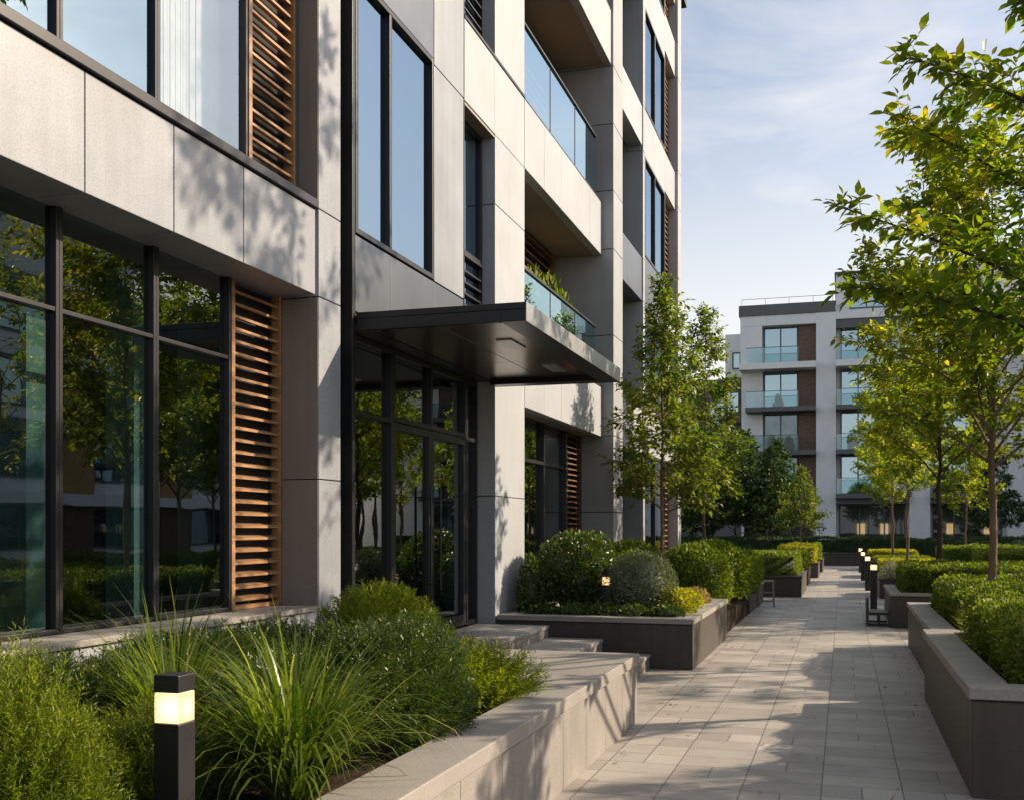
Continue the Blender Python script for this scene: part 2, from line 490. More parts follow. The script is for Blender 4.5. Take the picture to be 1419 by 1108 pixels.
def grass_mesh(name, seed, n, length, spread, width, mat, droop=1.0, seg=7, base=.07, lean=0.0):
    rg = np.random.default_rng(seed)
    az = rg.random(n)*2*math.pi
    el0 = np.clip(rg.normal(1.25, .22, n), .55, 1.55)
    L = length*rg.uniform(.45,1.12,n)
    W = width*rg.uniform(.6,1.3,n)
    b = base*np.sqrt(rg.random(n)); ba = az + rg.normal(size=n)*.6
    P0 = np.stack([b*np.cos(ba), b*np.sin(ba), np.zeros(n)], 1)
    h = np.stack([np.cos(az), np.sin(az), np.zeros(n)], 1)
    sd = np.stack([-np.sin(az), np.cos(az), np.zeros(n)], 1)
    tw = rg.normal(size=n)*.5
    bend = droop*rg.uniform(.35,1.5,n)*spread
    pts = [P0]; p = P0.copy()
    el = el0.copy()
    for i in range(seg):
        step = L/seg
        p = p + (h*np.cos(el)[:,None] + np.array((0,0,1.0))*np.sin(el)[:,None])*step[:,None] + sd*(tw*step*.12*i/seg)[:,None]
        el = el - bend*(.15+1.25*(i+1)/seg)/seg*1.6
        p[:,2] = np.maximum(p[:,2], -.35)
        pts.append(p.copy())
    V = []
    for i, q in enumerate(pts):
        t = i/seg
        w = W*(1-t**2.2)*(.55+.45*min(1, t*4))*.5 + .0004
        V.append(q - sd*w[:,None]); V.append(q + sd*w[:,None])
    V = np.stack(V, 1)   # n, 2*(seg+1), 3
    F = []
    for i in range(seg):
        a = 2*i
        F += [(a,a+1,a+3),(a,a+3,a+2)]
    F = np.array(F)[None] + (np.arange(n)*2*(seg+1))[:,None,None]
    val = np.repeat(rg.random(n), 2*(seg+1))
    return tri_mesh(name, V.reshape(-1,3), F.reshape(-1,3), [mat], val)

def hedge_mesh(name, seed, sx, sy, sz, mat, dens=2600, leaf=.032, lump=.03, rnd_r=.10):
    """clipped hedge, base centred at origin"""
    rg = np.random.default_rng(seed)
    faces = [('x',1,sy*sz),('x',-1,sy*sz),('y',1,sx*sz),('y',-1,sx*sz),('z',1,sx*sy)]
    Ps, Ns = [], []
    hx, hy = sx/2, sy/2
    for ax, sg, A in faces:
        n = max(30, int(A*dens))
        a = rg.random(n)*2-1; b = rg.random(n)
        if ax == 'x': P = np.stack([np.full(n, sg*hx), a*hy, b*sz], 1); Nn = np.tile(np.array((sg,0,0.)), (n,1))
        elif ax == 'y': P = np.stack([a*hx, np.full(n, sg*hy), b*sz], 1); Nn = np.tile(np.array((0,sg,0.)), (n,1))
        else: P = np.stack([a*hx, (b*2-1)*hy, np.full(n, sz)], 1); Nn = np.tile(np.array((0,0,1.)), (n,1))
        Ps.append(P); Ns.append(Nn)
    P = np.concatenate(Ps); Nn = np.concatenate(Ns); n = len(P)
    # rounded edges
    q = np.clip(P, [-hx+rnd_r, -hy+rnd_r, -9], [hx-rnd_r, hy-rnd_r, sz-rnd_r])
    dv = P-q; dl = np.linalg.norm(dv, axis=1, keepdims=True)
    P = np.where(dl > rnd_r, q + dv/np.maximum(dl,1e-6)*rnd_r, P)
    Nn = unit(np.where(dl > 1e-4, dv/np.maximum(dl,1e-6), Nn))
    w = np.zeros(n)
    for _ in range(9):
        k = rg.normal(size=3)*rg.uniform(2,9); w += np.sin(P@k+rg.random()*6)
    P = P + Nn*(lump*w/3 - rg.random(n)**1.5*.07 + np.where(rg.random(n) < .06, rg.random(n)*.05, 0))[:,None]
    P[:,2] = np.maximum(P[:,2], .01)
    D = Nn*.7 + np.array((0,0,.45)) + rg.normal(size=(n,3))*.6
    N2 = Nn + rg.normal(size=(n,3))*.7 + np.array((0,0,.3))
    L = leaf*rg.uniform(.7,1.3,n)
    parts = [leaf_arrays(rg, P, D, N2, L, L*.55, T_SIMPLE, .1)]
    i = .07
    V = np.array([(x*(hx-i), y*(hy-i), z) for z in (0, sz-i) for x, y in ((-1,-1),(1,-1),(1,1),(-1,1))])
    F = np.array([(0,1,5),(0,5,4),(1,2,6),(1,6,5),(2,3,7),(2,7,6),(3,0,4),(3,4,7),(4,5,6),(4,6,7)])
    parts.append((V, F, np.full(8, .1)))
    V, F, a = join(parts)
    return tri_mesh(name, V, F, [mat], a)

# --------------------------------------------------------------------- trees
def tree_meshes(seed, h, base, rad, r0, leaf, shape='round', nlimb=26, twig=.075, leafgap=.034, mat='leaf_tree', bark='bark', tmpl=T_SIMPLE, extra=None, twlen=(.2,.45), rise=(.35,.8), keep=None, sub=2):
    """returns trunk mesh and crown mesh, base at origin"""
    rg = np.random.default_rng(seed); rr = random.Random(seed)
    mb = MB()
    nseg = 12
    wob = [(rr.uniform(-.03,.03), rr.uniform(-.03,.03)) for _ in range(nseg+1)]
    tp = []
    for i in range(nseg+1):
        z = h*.96*i/nseg
        k = min(1, i/3)
        tp.append(Vector((wob[i][0]*k, wob[i][1]*k, z)))
    tr = [r0*(1-.93*(i/nseg)**.85) + (.35*r0 if i == 0 else 0) for i in range(nseg+1)]
    mb.tube(tp, tr, 10)
    def trunk_at(z):
        f = max(0, min(.999, z/(h*.96)))*nseg; i = int(f); return tp[i].lerp(tp[i+1], f-i), r0*(1-.93*(f/nseg)**.85)
    limbs = []
    for i in range(nlimb):
        f = (i+rr.random())/nlimb
        z0 = base + (h*.95-base)*f
        if shape == 'cone': Rr = rad*((1-f)**.8*.95+.10)*(.78 if f < .08 else 1)
        elif shape == 'oval': Rr = rad*(max(.0, 1-((f-.32)/.72)**2))**.5*.95+.1
        else: Rr = rad*(max(.03, 1-((f-.38)/.66)**2))**.5*.92+.14
        Rr *= rr.uniform(.7,1.12)
        az = i*2.39996+rr.uniform(-.5,.5)
        up = Rr*rr.uniform(*rise)*(1.0 if shape == 'cone' else 1-.45*f) + (.15 if shape != 'cone' else 0)
        p0, tr0 = trunk_at(z0)
        e = p0 + Vector((math.cos(az)*Rr, math.sin(az)*Rr, up))
        if keep and not keep(e): continue
        c1 = p0.lerp(e, .4) + Vector((rr.uniform(-.06,.06), rr.uniform(-.06,.06), up*.18))
        c2 = p0.lerp(e, .72) + Vector((rr.uniform(-.08,.08), rr.uniform(-.08,.08), up*.06))
        limbs.append(([p0, c1, c2, e], min(tr0*.55, .010+.012*Rr)))
    for pl in (extra or []):
        limbs.append(([Vector(p) for p in pl], .026))
    P, D, Nn = [], [], []
    tops = [([trunk_at(h*.8)[0], trunk_at(h*.96)[0], trunk_at(h*.96)[0]+Vector((0,0,.12))], .008)]
    for pts, lr in limbs + tops:
        # smooth the limb
        sm = []
        for i in range(len(pts)-1):
            for k in range(4): sm.append(pts[i].lerp(pts[i+1], k/4))
        sm.append(pts[-1])
        for _ in range(2):
            sm = [sm[0]]+[(sm[i-1]+sm[i]*2+sm[i+1])/4 for i in range(1, len(sm)-1)]+[sm[-1]]
        nn = len(sm)
        mb.tube(sm, [lr*(1-.85*i/(nn-1)) for i in range(nn)], 5, False)
        length = sum((sm[i+1]-sm[i]).length for i in range(nn-1))
        nt_ = max(3, int(length/twig))
        for j in range(nt_+1):
            f = .18+.82*j/nt_
            q = f*(nn-1); i = min(nn-2, int(q)); p = sm[i].lerp(sm[i+1], q-i)
            ld = (sm[i+1]-sm[i]).normalized()
            tl = rr.uniform(*twlen)*(1.1-.5*f)
            if j == nt_: td = ld; tl *= .8
            else:
                rv = Vector((rr.gauss(0,1), rr.gauss(0,1), rr.gauss(0,.8))); rv = (rv-ld*rv.dot(ld)).normalized()
                td = (ld*rr.uniform(.45,1.0) + rv*.9 + Vector((0,0,.22))).normalized()
            e = p + td*tl
            mid = p.lerp(e, .5)+Vector((0,0,-.01+rr.uniform(-.015,.02)))
            mb.tube([p, mid, e], [lr*.22+.0012, .0022, .001], 3, False)
            subs = [(p, mid, e, td, tl)]
            for q_ in range(sub):
                g0 = rr.uniform(.15,.75); sp = p.lerp(e, g0)
                rv = Vector((rr.gauss(0,1), rr.gauss(0,1), rr.gauss(0,.8))); rv = (rv-td*rv.dot(td)).normalized()
                d2 = (td*.7+rv*.9+Vector((0,0,.15))).normalized(); l2 = tl*rr.uniform(.4,.8); e2 = sp+d2*l2
                mb.tube([sp, e2], [.0016, .0008], 3, False)
                subs.append((sp, sp.lerp(e2,.5), e2, d2, l2))
            for p, mid, e, td, tl in subs:
                nl = max(3, int(tl/leafgap))
                for k in range(nl+1):
                    g = .12+.88*k/nl
                    a = p.lerp(mid, g*2) if g < .5 else mid.lerp(e, g*2-1)
                    sv = td.cross(Vector((rr.gauss(0,.5), rr.gauss(0,.5), 1)))
                    if sv.length < 1e-3: sv = Vector((1,0,0))
                    sv.normalize(); sgn = 1 if k % 2 else -1
                    d = td*(.55 if k < nl else 1.2) + sv*(.85*sgn if k < nl else .1) + Vector((rr.gauss(0,.28), rr.gauss(0,.28), rr.gauss(-.22,.3)))
                    P.append(a); D.append(d); Nn.append((rr.gauss(0,.45), rr.gauss(0,.45), 1))
    P = np.array([tuple(p) for p in P]); D = np.array([tuple(p) for p in D]); Nn = np.array(Nn)
    n = len(P); L = leaf*np.clip(rg.normal(.95,.26,n), .4, 1.5)
    # leaf colour: random plus clumps of one tone
    cl = np.zeros(n)
    for _ in range(6):
        k = rg.normal(size=3)*2.2; cl += np.sin(P@k+rg.random()*6)
    val = np.clip(.45+.09*cl+rg.normal(size=n)*.25, 0, 1)
    V, F, a = leaf_arrays(rg, P, D, Nn, L, L*rg.uniform(.46,.6,n), tmpl, .18, val)
    crown = tri_mesh('crown', V, F, [M[mat]], a)
    tm = bpy.data.meshes.new('trunk')
    tm.from_pydata(mb.v, [], mb.f); tm.materials.append(M[bark]); tm.shade_smooth(); tm.update()
    return tm, crown, n

def place_tree(ms, loc, rot, label, group, name='deciduous_tree', sc=1.0, cat='tree'):
    t = empty(name, loc, label, cat, group)
    t.rotation_euler = (0, 0, rot); t.scale = (sc, sc, sc)
    link('trunk', ms[0], t); link('crown', ms[1], t)
    return t

def plant(me, name, loc, label, cat, group=None, rot=0, sc=(1,1,1)):
    o = link(name, me, None, loc)
    o.rotation_euler = (0,0,rot); o.scale = sc
    return tag(o, label, cat, group)

# ==================================================================== CAMERA
FPX, CX, HY, EYE = 1500.0, 709.5, 733.0, 1.6
cam = bpy.data.cameras.new('camera'); co = bpy.data.objects.new('camera', cam); COL.objects.link(co)
yaw = math.atan((1169-CX)/FPX)
co.location = (0, 0, EYE); co.rotation_euler = (R(90), 0, yaw)
cam.sensor_width = 36; cam.lens = FPX/1419*36; cam.shift_y = (HY-554)/1419; cam.clip_end = 3000; cam.clip_start = .05
S.camera = co

# ===================================================================== LIGHT
SUN_EL = R(28); sx, sy = .86, .51
sl = bpy.data.lights.new('sun', 'SUN'); so = bpy.data.objects.new('sun', sl); COL.objects.link(so)
sl.energy = 5.0; sl.angle = R(.55); sl.color = (1.0, .81, .60)
hd = Vector((sx, sy, 0)).normalized()
sd_ = Vector((hd.x*math.cos(SUN_EL), hd.y*math.cos(SUN_EL), math.sin(SUN_EL)))
so.rotation_euler = sd_.to_track_quat('Z', 'Y').to_euler(); so.location = (20, 12, 30)

w = bpy.data.worlds.new('World'); S.world = w; w.use_nodes = True
nt = w.node_tree
for n in list(nt.nodes): nt.nodes.remove(n)
wo = nt.nodes.new('ShaderNodeOutputWorld'); bg = nt.nodes.new('ShaderNodeBackground')
sky = nt.nodes.new('ShaderNodeTexSky'); sky.sky_type = 'NISHITA'; sky.sun_disc = False
sky.sun_elevation = SUN_EL; sky.sun_rotation = math.atan2(hd.x, hd.y)
sky.air_density = 1.0; sky.dust_density = 2.6; sky.ozone_density = 1.2; sky.altitude = 50
tc = nt.nodes.new('ShaderNodeTexCoord')
mp = nt.nodes.new('ShaderNodeMapping'); mp.inputs['Scale'].default_value = (1.0, 1.0, 3.4); mp.inputs['Location'].default_value = (.3, .15, .2)
nt.links.new(tc.outputs['Generated'], mp.inputs['Vector'])
cn = nt.nodes.new('ShaderNodeTexNoise'); cn.inputs['Scale'].default_value = 3.2; cn.inputs['Detail'].default_value = 8; cn.inputs['Roughness'].default_value = .58
cn.inputs['Distortion'].default_value = .4
nt.links.new(mp.outputs['Vector'], cn.inputs['Vector'])
cr = nt.nodes.new('ShaderNodeValToRGB'); cr.color_ramp.elements[0].position = .48; cr.color_ramp.elements[0].color = (.16,.16,.16,1)
cr.color_ramp.elements[1].position = .72; cr.color_ramp.elements[1].color = (.58,.58,.58,1)
nt.links.new(cn.outputs['Fac'], cr.inputs['Fac'])
mxn = nt.nodes.new('ShaderNodeMix'); mxn.data_type = 'RGBA'
sx_ = nt.nodes.new('ShaderNodeSeparateXYZ'); nt.links.new(tc.outputs['Generated'], sx_.inputs[0])
hz = nt.nodes.new('ShaderNodeMapRange'); nt.links.new(sx_.outputs['Z'], hz.inputs[0])
hz.interpolation_type = 'SMOOTHSTEP'
hz.inputs[1].default_value = 0.0; hz.inputs[2].default_value = .42; hz.inputs[3].default_value = .82; hz.inputs[4].default_value = .0
ad_ = nt.nodes.new('ShaderNodeMath'); ad_.operation = 'ADD'; ad_.use_clamp = True
nt.links.new(cr.outputs['Color'], ad_.inputs[0]); nt.links.new(hz.outputs[0], ad_.inputs[1])
nt.links.new(ad_.outputs[0], mxn.inputs[0]); nt.links.new(sky.outputs['Color'], mxn.inputs[6])
mxn.inputs[7].default_value = (6.75, 6.5, 6.2, 1)
nt.links.new(mxn.outputs[2], bg.inputs['Color']); bg.inputs['Strength'].default_value = .102
nt.links.new(bg.outputs[0], wo.inputs['Surface'])

# ==================================================================== GROUND
g = MB(); g.v = [(-400,-300,-.05),(500,-300,-.05),(500,700,-.05),(-400,700,-.05)]; g.f = [(0,1,2,3)]
tag(g.build('ground', M['grass']), kind='structure')
p = MB(); p.v = [(-4.0,-6,0),(22,-6,0),(22,74,0),(-4.0,74,0)]; p.f = [(0,1,2,3)]
tag(p.build('path', M['paving']), kind='structure')

# =========================================================== OFFICE BUILDING
F = -4.0
B = empty('office_building', (F, 12, 0), 'long pale concrete office building with dark glazing and entrance canopy', 'building')
TOP = 15.0
LEV = [(3.45, 4.13), (6.35, 7.24), (9.6, 10.5), (12.8, 13.7)]

def panels(name, mat, x0, x1, ys, zs, par=B, gap=.009, back=True, bev=.004, bname='joint_backing'):
    """cladding: a grid of panels with open joints over a dark backing"""
    m = MB()
    for i in range(len(ys)-1):
        for k in range(len(zs)-1):
            m.box(x0, x1+rnd.uniform(-.0018,.0018), ys[i]+gap/2, ys[i+1]-gap/2, zs[k]+gap/2, zs[k+1]-gap/2)
    o = m.build(name, mat, par, bevel=bev)
    if back and (len(ys) > 2 or len(zs) > 2):
        b = MB()
        b.box(x0+.03, x1-.02, ys[0]+.02, ys[-1]-.02, zs[0]+.02, zs[-1]-.02)
        b.build(bname, M['joint'], o)
    return o

def window(xg, y0, y1, z0, z1, muls=(), trs=(), fw=.045, dep=.11, gl='glass', fm='black', par=B, name='window', proud=.0):
    """frame bars and one set of panes; the glass stands at x = xg"""
    m = MB(); a, b = xg-dep*.45, xg+dep*.55
    m.box(a, b, y0, y0+fw, z0, z1).box(a, b, y1-fw, y1, z0, z1)
    m.box(a, b, y0+fw, y1-fw, z0, z0+fw).box(a, b, y0+fw, y1-fw, z1-fw, z1)
    ys = [y0+fw]
    for y in muls:
        m.box(a, b, y-fw/2, y+fw/2, z0+fw, z1-fw)
        ys += [y-fw/2, y+fw/2]
    ys.append(y1-fw)
    for t in trs:
        for i in range(0, len(ys), 2):
            m.box(a+.004, b-.004, ys[i], ys[i+1], t-fw/2, t+fw/2)
    o = m.build(name, M[fm], par, bevel=.004)
    gmb = MB(); gmb.v = [(xg, y0+fw*.5, z0+fw*.5), (xg, y1-fw*.5, z0+fw*.5), (xg, y1-fw*.5, z1-fw*.5), (xg, y0+fw*.5, z1-fw*.5)]; gmb.f = [(0,1,2,3)]
    gmb.build('pane', M[gl], o)
    return o

def louvre(xf, y0, y1, z0, z1, mat='wood', pitch=.092, th=.020, fw=.045, dep=.07, par=B, fmat=None):
    m = MB()
    m.box(xf-dep, xf, y0, y0+fw, z0, z1).box(xf-dep, xf, y1-fw*.7, y1, z0, z1)
    m.box(xf-dep, xf-.003, y0+fw, y1-fw*.7, z1-.03, z1).box(xf-dep, xf-.003, y0+fw, y1-fw*.7, z0, z0+.03)
    z = z0+pitch*.7
    while z < z1-.07:
        # tilted slat
        a = .010
        m.prism([(xf-dep+.005, z+a), (xf-.012, z-.004), (xf-.012, z+th-.004), (xf-dep+.005, z+th+a)], 1, y0+fw, y1-fw*.7)
        z += pitch
    o = m.build('louvre_panel', M[mat], par)
    b = MB(); b.box(xf-dep-.05, xf-dep-.03, y0+.01, y1-.01, z0+.01, z1-.01); b.build('louvre_backing', M['joint'], o)
    return o

# the hidden carcass: floors, rear wall, roof, so that nothing is hollow from the side
m = MB()
for z in (.30, 3.50, 6.60, 9.80, 13.0):
    m.box(-13.9, -4.50 if z > .4 else -4.36, -3.9, 27.7, z-.0, z+.17)
m.build('floor_slab', M['int_floor'], B)
m = MB(); m.box(-14.2, -13.95, -4.2, 27.9, 0, TOP); m.box(-13.94, -4.5, -4.2, -3.95, 0, TOP)
m.box(-13.94, -4.42, 27.72, 27.9, 0, TOP)
m.build('outer_wall', M['panel'], B)
m = MB(); m.box(-13.9, -4.2, -3.9, 27.7, TOP-.2, TOP-.02); m.build('roof', M['grey_wall'], B)
m = MB(); m.box(-9.2, -9.0, -3.9, 8.2, .48, 3.48); m.box(-8.2, -8.0, 8.4, 13.4, .48, 3.48); m.box(-8.2, -8.0, 13.5, 27.6, .48, 3.48)
for z in (3.68, 6.78, 9.98, 13.18):
    m.box(-7.7, -7.5, -3.9, 27.6, z, z+2.7)
m.box(-8.98, -4.6, 8.22, 8.38, .48, 3.48); m.box(-7.98, -4.6, 13.42, 13.49, .48, 3.48)
m.build('inner_wall', M['interior'], B)
for y in (5.55, 6.62, 7.50):
    m = MB(); m.box(-5.1, -4.86, y, y+.30, .48, 3.48); m.build('inner_column', M['teal'], B)
for y in (15.2, 17.6, 23.6):
    m = MB(); m.box(-5.9, -5.65, y, y+.25, .48, 3.48); m.build('inner_column', M['teal'], B)

# -- left bays
panels('plinth', M['pillar'], -4.60, -4.0, [-3.9, -1.5, 1, 3.5, 5.85, 7.78], [.0, .955])
m = MB(); m.box(-4.40, -3.975, -3.9, 7.735, .957, .995); m.build('ledge', M['cap'], B, bevel=.004)
ys = [.70, 1.6, 2.5, 3.40, 4.30, 5.20, 6.12, 7.03]
for a, b in zip(ys[:-1], ys[1:]):
    window(-4.36, a+.001, b-.001, 1.0, 3.50, (), (2.86,), fw=.028, dep=.075)
louvre(-4.32, 7.04, 7.776, 1.0, 3.49)
panels('spandrel_band', M['panel'], -4.44, F, [-3.9, -.5, 1.7, 2.55, 3.38, 4.2, 5.02, 5.85, 6.67, 7.74], [3.45, 4.13])
ub = [.50, 1.40, 2.31, 3.21, 4.11, 5.02, 5.92, 7.01]
for k, (lo, hi) in enumerate(LEV):
    m = MB(); m.box(-4.42, F+.03, -3.9, 7.74, hi+.004, hi+.07); m.build('window_sill', M['black'], B, bevel=.004)
    top = LEV[k+1][0] if k < 3 else TOP-.55
    if k:
        panels('spandrel_band', M['panel'], -4.44, F, [-3.9, -.5, 2.55, 4.2, 5.85, 7.74], [lo, hi])
    for a, b in zip(ub[:-1], ub[1:]):
        if k > 1 and a < 4: continue
        window(-4.20, a+.001, b-.001, hi+.075, top, (), (), fw=.026, dep=.06, gl='glass_clear' if k == 0 and a > 5.5 else 'glass_up')
    louvre(-4.17, 7.03, 7.73, hi+.075, top, pitch=.105)
panels('spandrel_band', M['panel'], -4.44, F, [-3.9, .5, 4.2, 7.74], [TOP-.54, TOP])
m = MB()
for i in range(30):
    y = 6.34+i*.024; x = -4.46+.004*math.sin(i*1.9)+.006*math.sin(i*.45)
    m.prism([(y, 4.22), (y+.0235, 4.22), (y+.0235, 6.3), (y, 6.3)], 0, x, x+.02)
m.build('curtain', M['curtain'], B)

# -- first pillar, dark channel
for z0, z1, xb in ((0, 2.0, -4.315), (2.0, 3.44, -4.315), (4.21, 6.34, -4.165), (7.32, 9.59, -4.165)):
    m = MB(); m.box(xb, F+.002, 7.778, 7.786, z0+.004, z1-.004); m.build('pillar_side_shade', M['side_shade'], B)  # thin dark sheet over the pillar's side, its shade put into the colour
zj = [0, 2.0, 3.45, 4.15, 6.35, 7.24, 9.6, 10.5, 12.8, 13.7, TOP]
panels('pillar', M['panel'], -4.62, F+.006, [7.788, 8.185], zj)
m = MB(); m.box(-4.55, F-.11, 8.19, 8.415, 0, TOP); m.build('metal_channel', M['black'], B)
m = MB(); m.box(-4.5, F, 8.418, 8.475, 0, TOP); m.build('metal_flange', M['canopy'], B, bevel=.004)

# -- entrance bay above the canopy
panels('metal_spandrel', M['steel'], -4.12, F-.002, [8.48, 9.23, 10.34, 11.245], [3.462, 4.125])
for k in range(4):
    z0 = [4.14, 7.13, 10.4, 13.6][k]; z1 = [6.39, 9.55, 12.75, TOP-.5][k]
    window(F-.045, 8.482, 10.335, z0, z1, (9.23,), (), fw=.05, dep=.09, gl='glass_up')
    zt = [7.12, 10.39, 13.59, TOP][k]
    panels('metal_spandrel', M['steel'], -4.12, F-.002, [8.48, 10.34], [z1+.006, zt])
panels('wall_panel', M['panel'], -4.12, F, [10.35, 11.243], [4.13, 6.34, 9.6, 12.8, TOP])

# -- slot windows
for z0, z1 in ((3.5, 6.29), (7.29, 9.59), (10.52, 12.79), (13.72, TOP-.5)):
    window(-4.19, 11.27, 12.34, z0, z1, (), (z0+1.28 if z0 < 4 else z0+.9,), fw=.05, dep=.07, gl='glass_up')
    louvre(-4.13, 11.33, 12.29, z0+.05, z0+(1.25 if z0 < 4 else .87), mat='black', pitch=.13, dep=.05, fw=.02)
    m = MB(); m.box(-4.5, F-.004, 11.25, 12.355, z1+.001, z1+.03); m.build('slot_soffit', M['soffit'], B)
m = MB(); m.box(-4.10, F+.004, 11.246, 11.262, 3.5, TOP); m.build('edge_trim', M['black'], B)
for lo, hi in ((6.33, 7.24), (9.62, 10.5), (12.82, 13.7), (TOP-.46, TOP)):
    panels('spandrel_band', M['panel_warm'], -4.44, F, [11.265, 12.355], [lo, hi])
    m = MB(); m.box(-4.42, F+.012, 11.265, 13.62, hi+.004, hi+.035); m.build('window_sill', M['black'], B)

# -- second pillar, right of the doors
panels('pillar', M['panel_warm'], -4.62, F, [12.36, 13.62], [0, 2.0, 3.5, 5.5, 6.33, 7.24, 9.6, 10.5, 12.8, 13.7, TOP])

# -- entrance doors (glass plane -4.25) and canopy
XD = -4.27
window(XD, 8.52, 9.80, .48, 3.36, (), (2.66,), fw=.05, dep=.10, name='side_light')
window(XD, 9.802, 11.95, 2.662, 3.36, (10.84,), (), fw=.05, dep=.10, name='transom_light')
window(XD, 11.952, 12.35, .48, 3.36, (), (2.66,), fw=.05, dep=.10, name='side_light')
for y0, y1, hy in ((9.805, 10.84, 10.70), (10.845, 11.945, 10.98)):
    d = window(XD+.01, y0, y1, .485, 2.655, (), (), fw=.075, dep=.07, name='door')
    h = MB(); h.tube([(XD+.10, hy, .95), (XD+.10, hy, 2.05)], .014, 8)
    h.box(XD+.03, XD+.10, hy-.01, hy+.01, 1.05, 1.07).box(XD+.03, XD+.10, hy-.01, hy+.01, 1.93, 1.95)
    h.build('handle', M['canopy'], d, smooth=False)
    k = MB(); k.box(XD+.046, XD+.052, y0+.01, y1-.01, .49, .62); k.build('kick_plate', M['black'], d)
m = MB(); m.box(-4.5, -4.02, 8.49, 12.35, 3.365, 3.49); m.build('door_head', M['black'], B)

cn_ = MB(); Y0, Y1, XO = 8.48, 12.36, -2.48
cn_.box(F+.005, XO, Y0, Y1, 3.40, 3.455)
cn_.box(XO-.22, XO, Y0, Y1, 3.30, 3.399).box(F+.005, XO-.221, Y0, Y0+.06, 3.30, 3.399).box(F+.005, XO-.221, Y1-.22, Y1, 3.30, 3.399)
can = cn_.build('canopy', M['canopy'], B, bevel=.005)
m = MB()
for i in range(3):
    for k in range(2):
        xa = F+.006+k*.635; ya = Y0+.065+i*1.2
        m.box(xa, xa+.63, ya, ya+1.195, 3.365, 3.398)
m.build('soffit_panel', M['canopy_soffit'], can, bevel=.003)
m = MB(); m.box(XO+.001, XO+.006, Y0, Y1, 3.298, 3.458); m.build('fascia', M['steel_lt'], can)
for y in (9.6, 11.2):
    m = MB(); m.box(-3.1, -2.95, y, y+.5, 3.352, 3.364); m.build('soffit_light', M['steel_lt'], can)

# -- balcony bay
YA, YB = 13.63, 18.38
bal = [(3.20, 4.05, F, 5.03), (6.33, 7.24, F, 8.27), (9.62, 10.55, -3.84, 11.55), (12.82, 13.7, F, 14.7)]
for k, (lo, hi, xf, zt) in enumerate(bal):
    bo = panels('balcony', M['panel_warm'], xf-.14, xf, [YA, 14.6, 15.55, 16.5, 17.45, YB-.004], [lo, hi])
    m = MB(); m.box(-4.82, xf-.145, YA, YB, lo+.012, lo+.22); m.build('balcony_soffit', M['soffit'], bo)
    m = MB(); m.v = [(xf-.05, YA+.01, hi+.004), (xf-.05, YB-.33, hi+.004), (xf-.05, YB-.33, zt), (xf-.05, YA+.01, zt)]; m.f = [(0,1,2,3)]
    m.build('balustrade_pane', M['glass_rail'] if k else M['glass_rail_far'], bo)
    m = MB(); m.box(xf-.075, xf-.025, YA+.005, YB-.3, zt, zt+.03); m.box(xf-.09, xf-.0, YA+.005, YB-.005, hi+.001, hi+.02)
    for yy in (15.1, 16.6):
        m.box(xf-.056, xf-.044, yy-.006, yy+.006, hi+.02, zt)
    m.build('handrail', M['black'], bo)
    if k:
        z0, z1 = bal[k-1][1]-.62, lo
        m = MB(); m.box(-5.1, -4.83, 16.0, 16.2, z0, z1); m.box(-5.1, -4.83, YA, YA+.3, z0, z1); m.build('balcony_back_wall', M['pillar'], B)
        window(-4.9, YA+.305, 15.995, z0, z1-.01, (14.9,), (), fw=.06, dep=.09, gl='glass_up')
        louvre(-4.83, 16.21, 18.3, z0, z1-.01, mat='wood', pitch=.14)
# top storey of the bay
window(-4.9, YA+.305, 18.3, 13.1, TOP-.25, (14.9, 16.6), (), fw=.06, dep=.09, gl='glass_up')
m = MB(); m.box(-5.0, -3.84, YA, YB, TOP-.24, TOP); m.build('roof_edge', M['panel'], B)
# ground floor glazing under the balcony
panels('plinth', M['pillar'], -4.60, -4.30, [YA, 16, YB-.003], [0, .6])
window(-4.42, YA+.005, 17.3, .61, 3.25, (14.75, 15.9), (2.6,), fw=.05, dep=.12)
louvre(-4.36, 17.305, YB-.005, .61, 3.25, mat='wood_dk')
# third pillar
panels('pillar', M['pillar'], -4.98, -3.8, [18.385, 19.2], [0, 1.9, 3.22, 4.95, 6.44, 7.45, 8.6, 9.6, 11.2, 12.8, TOP], gap=.012)

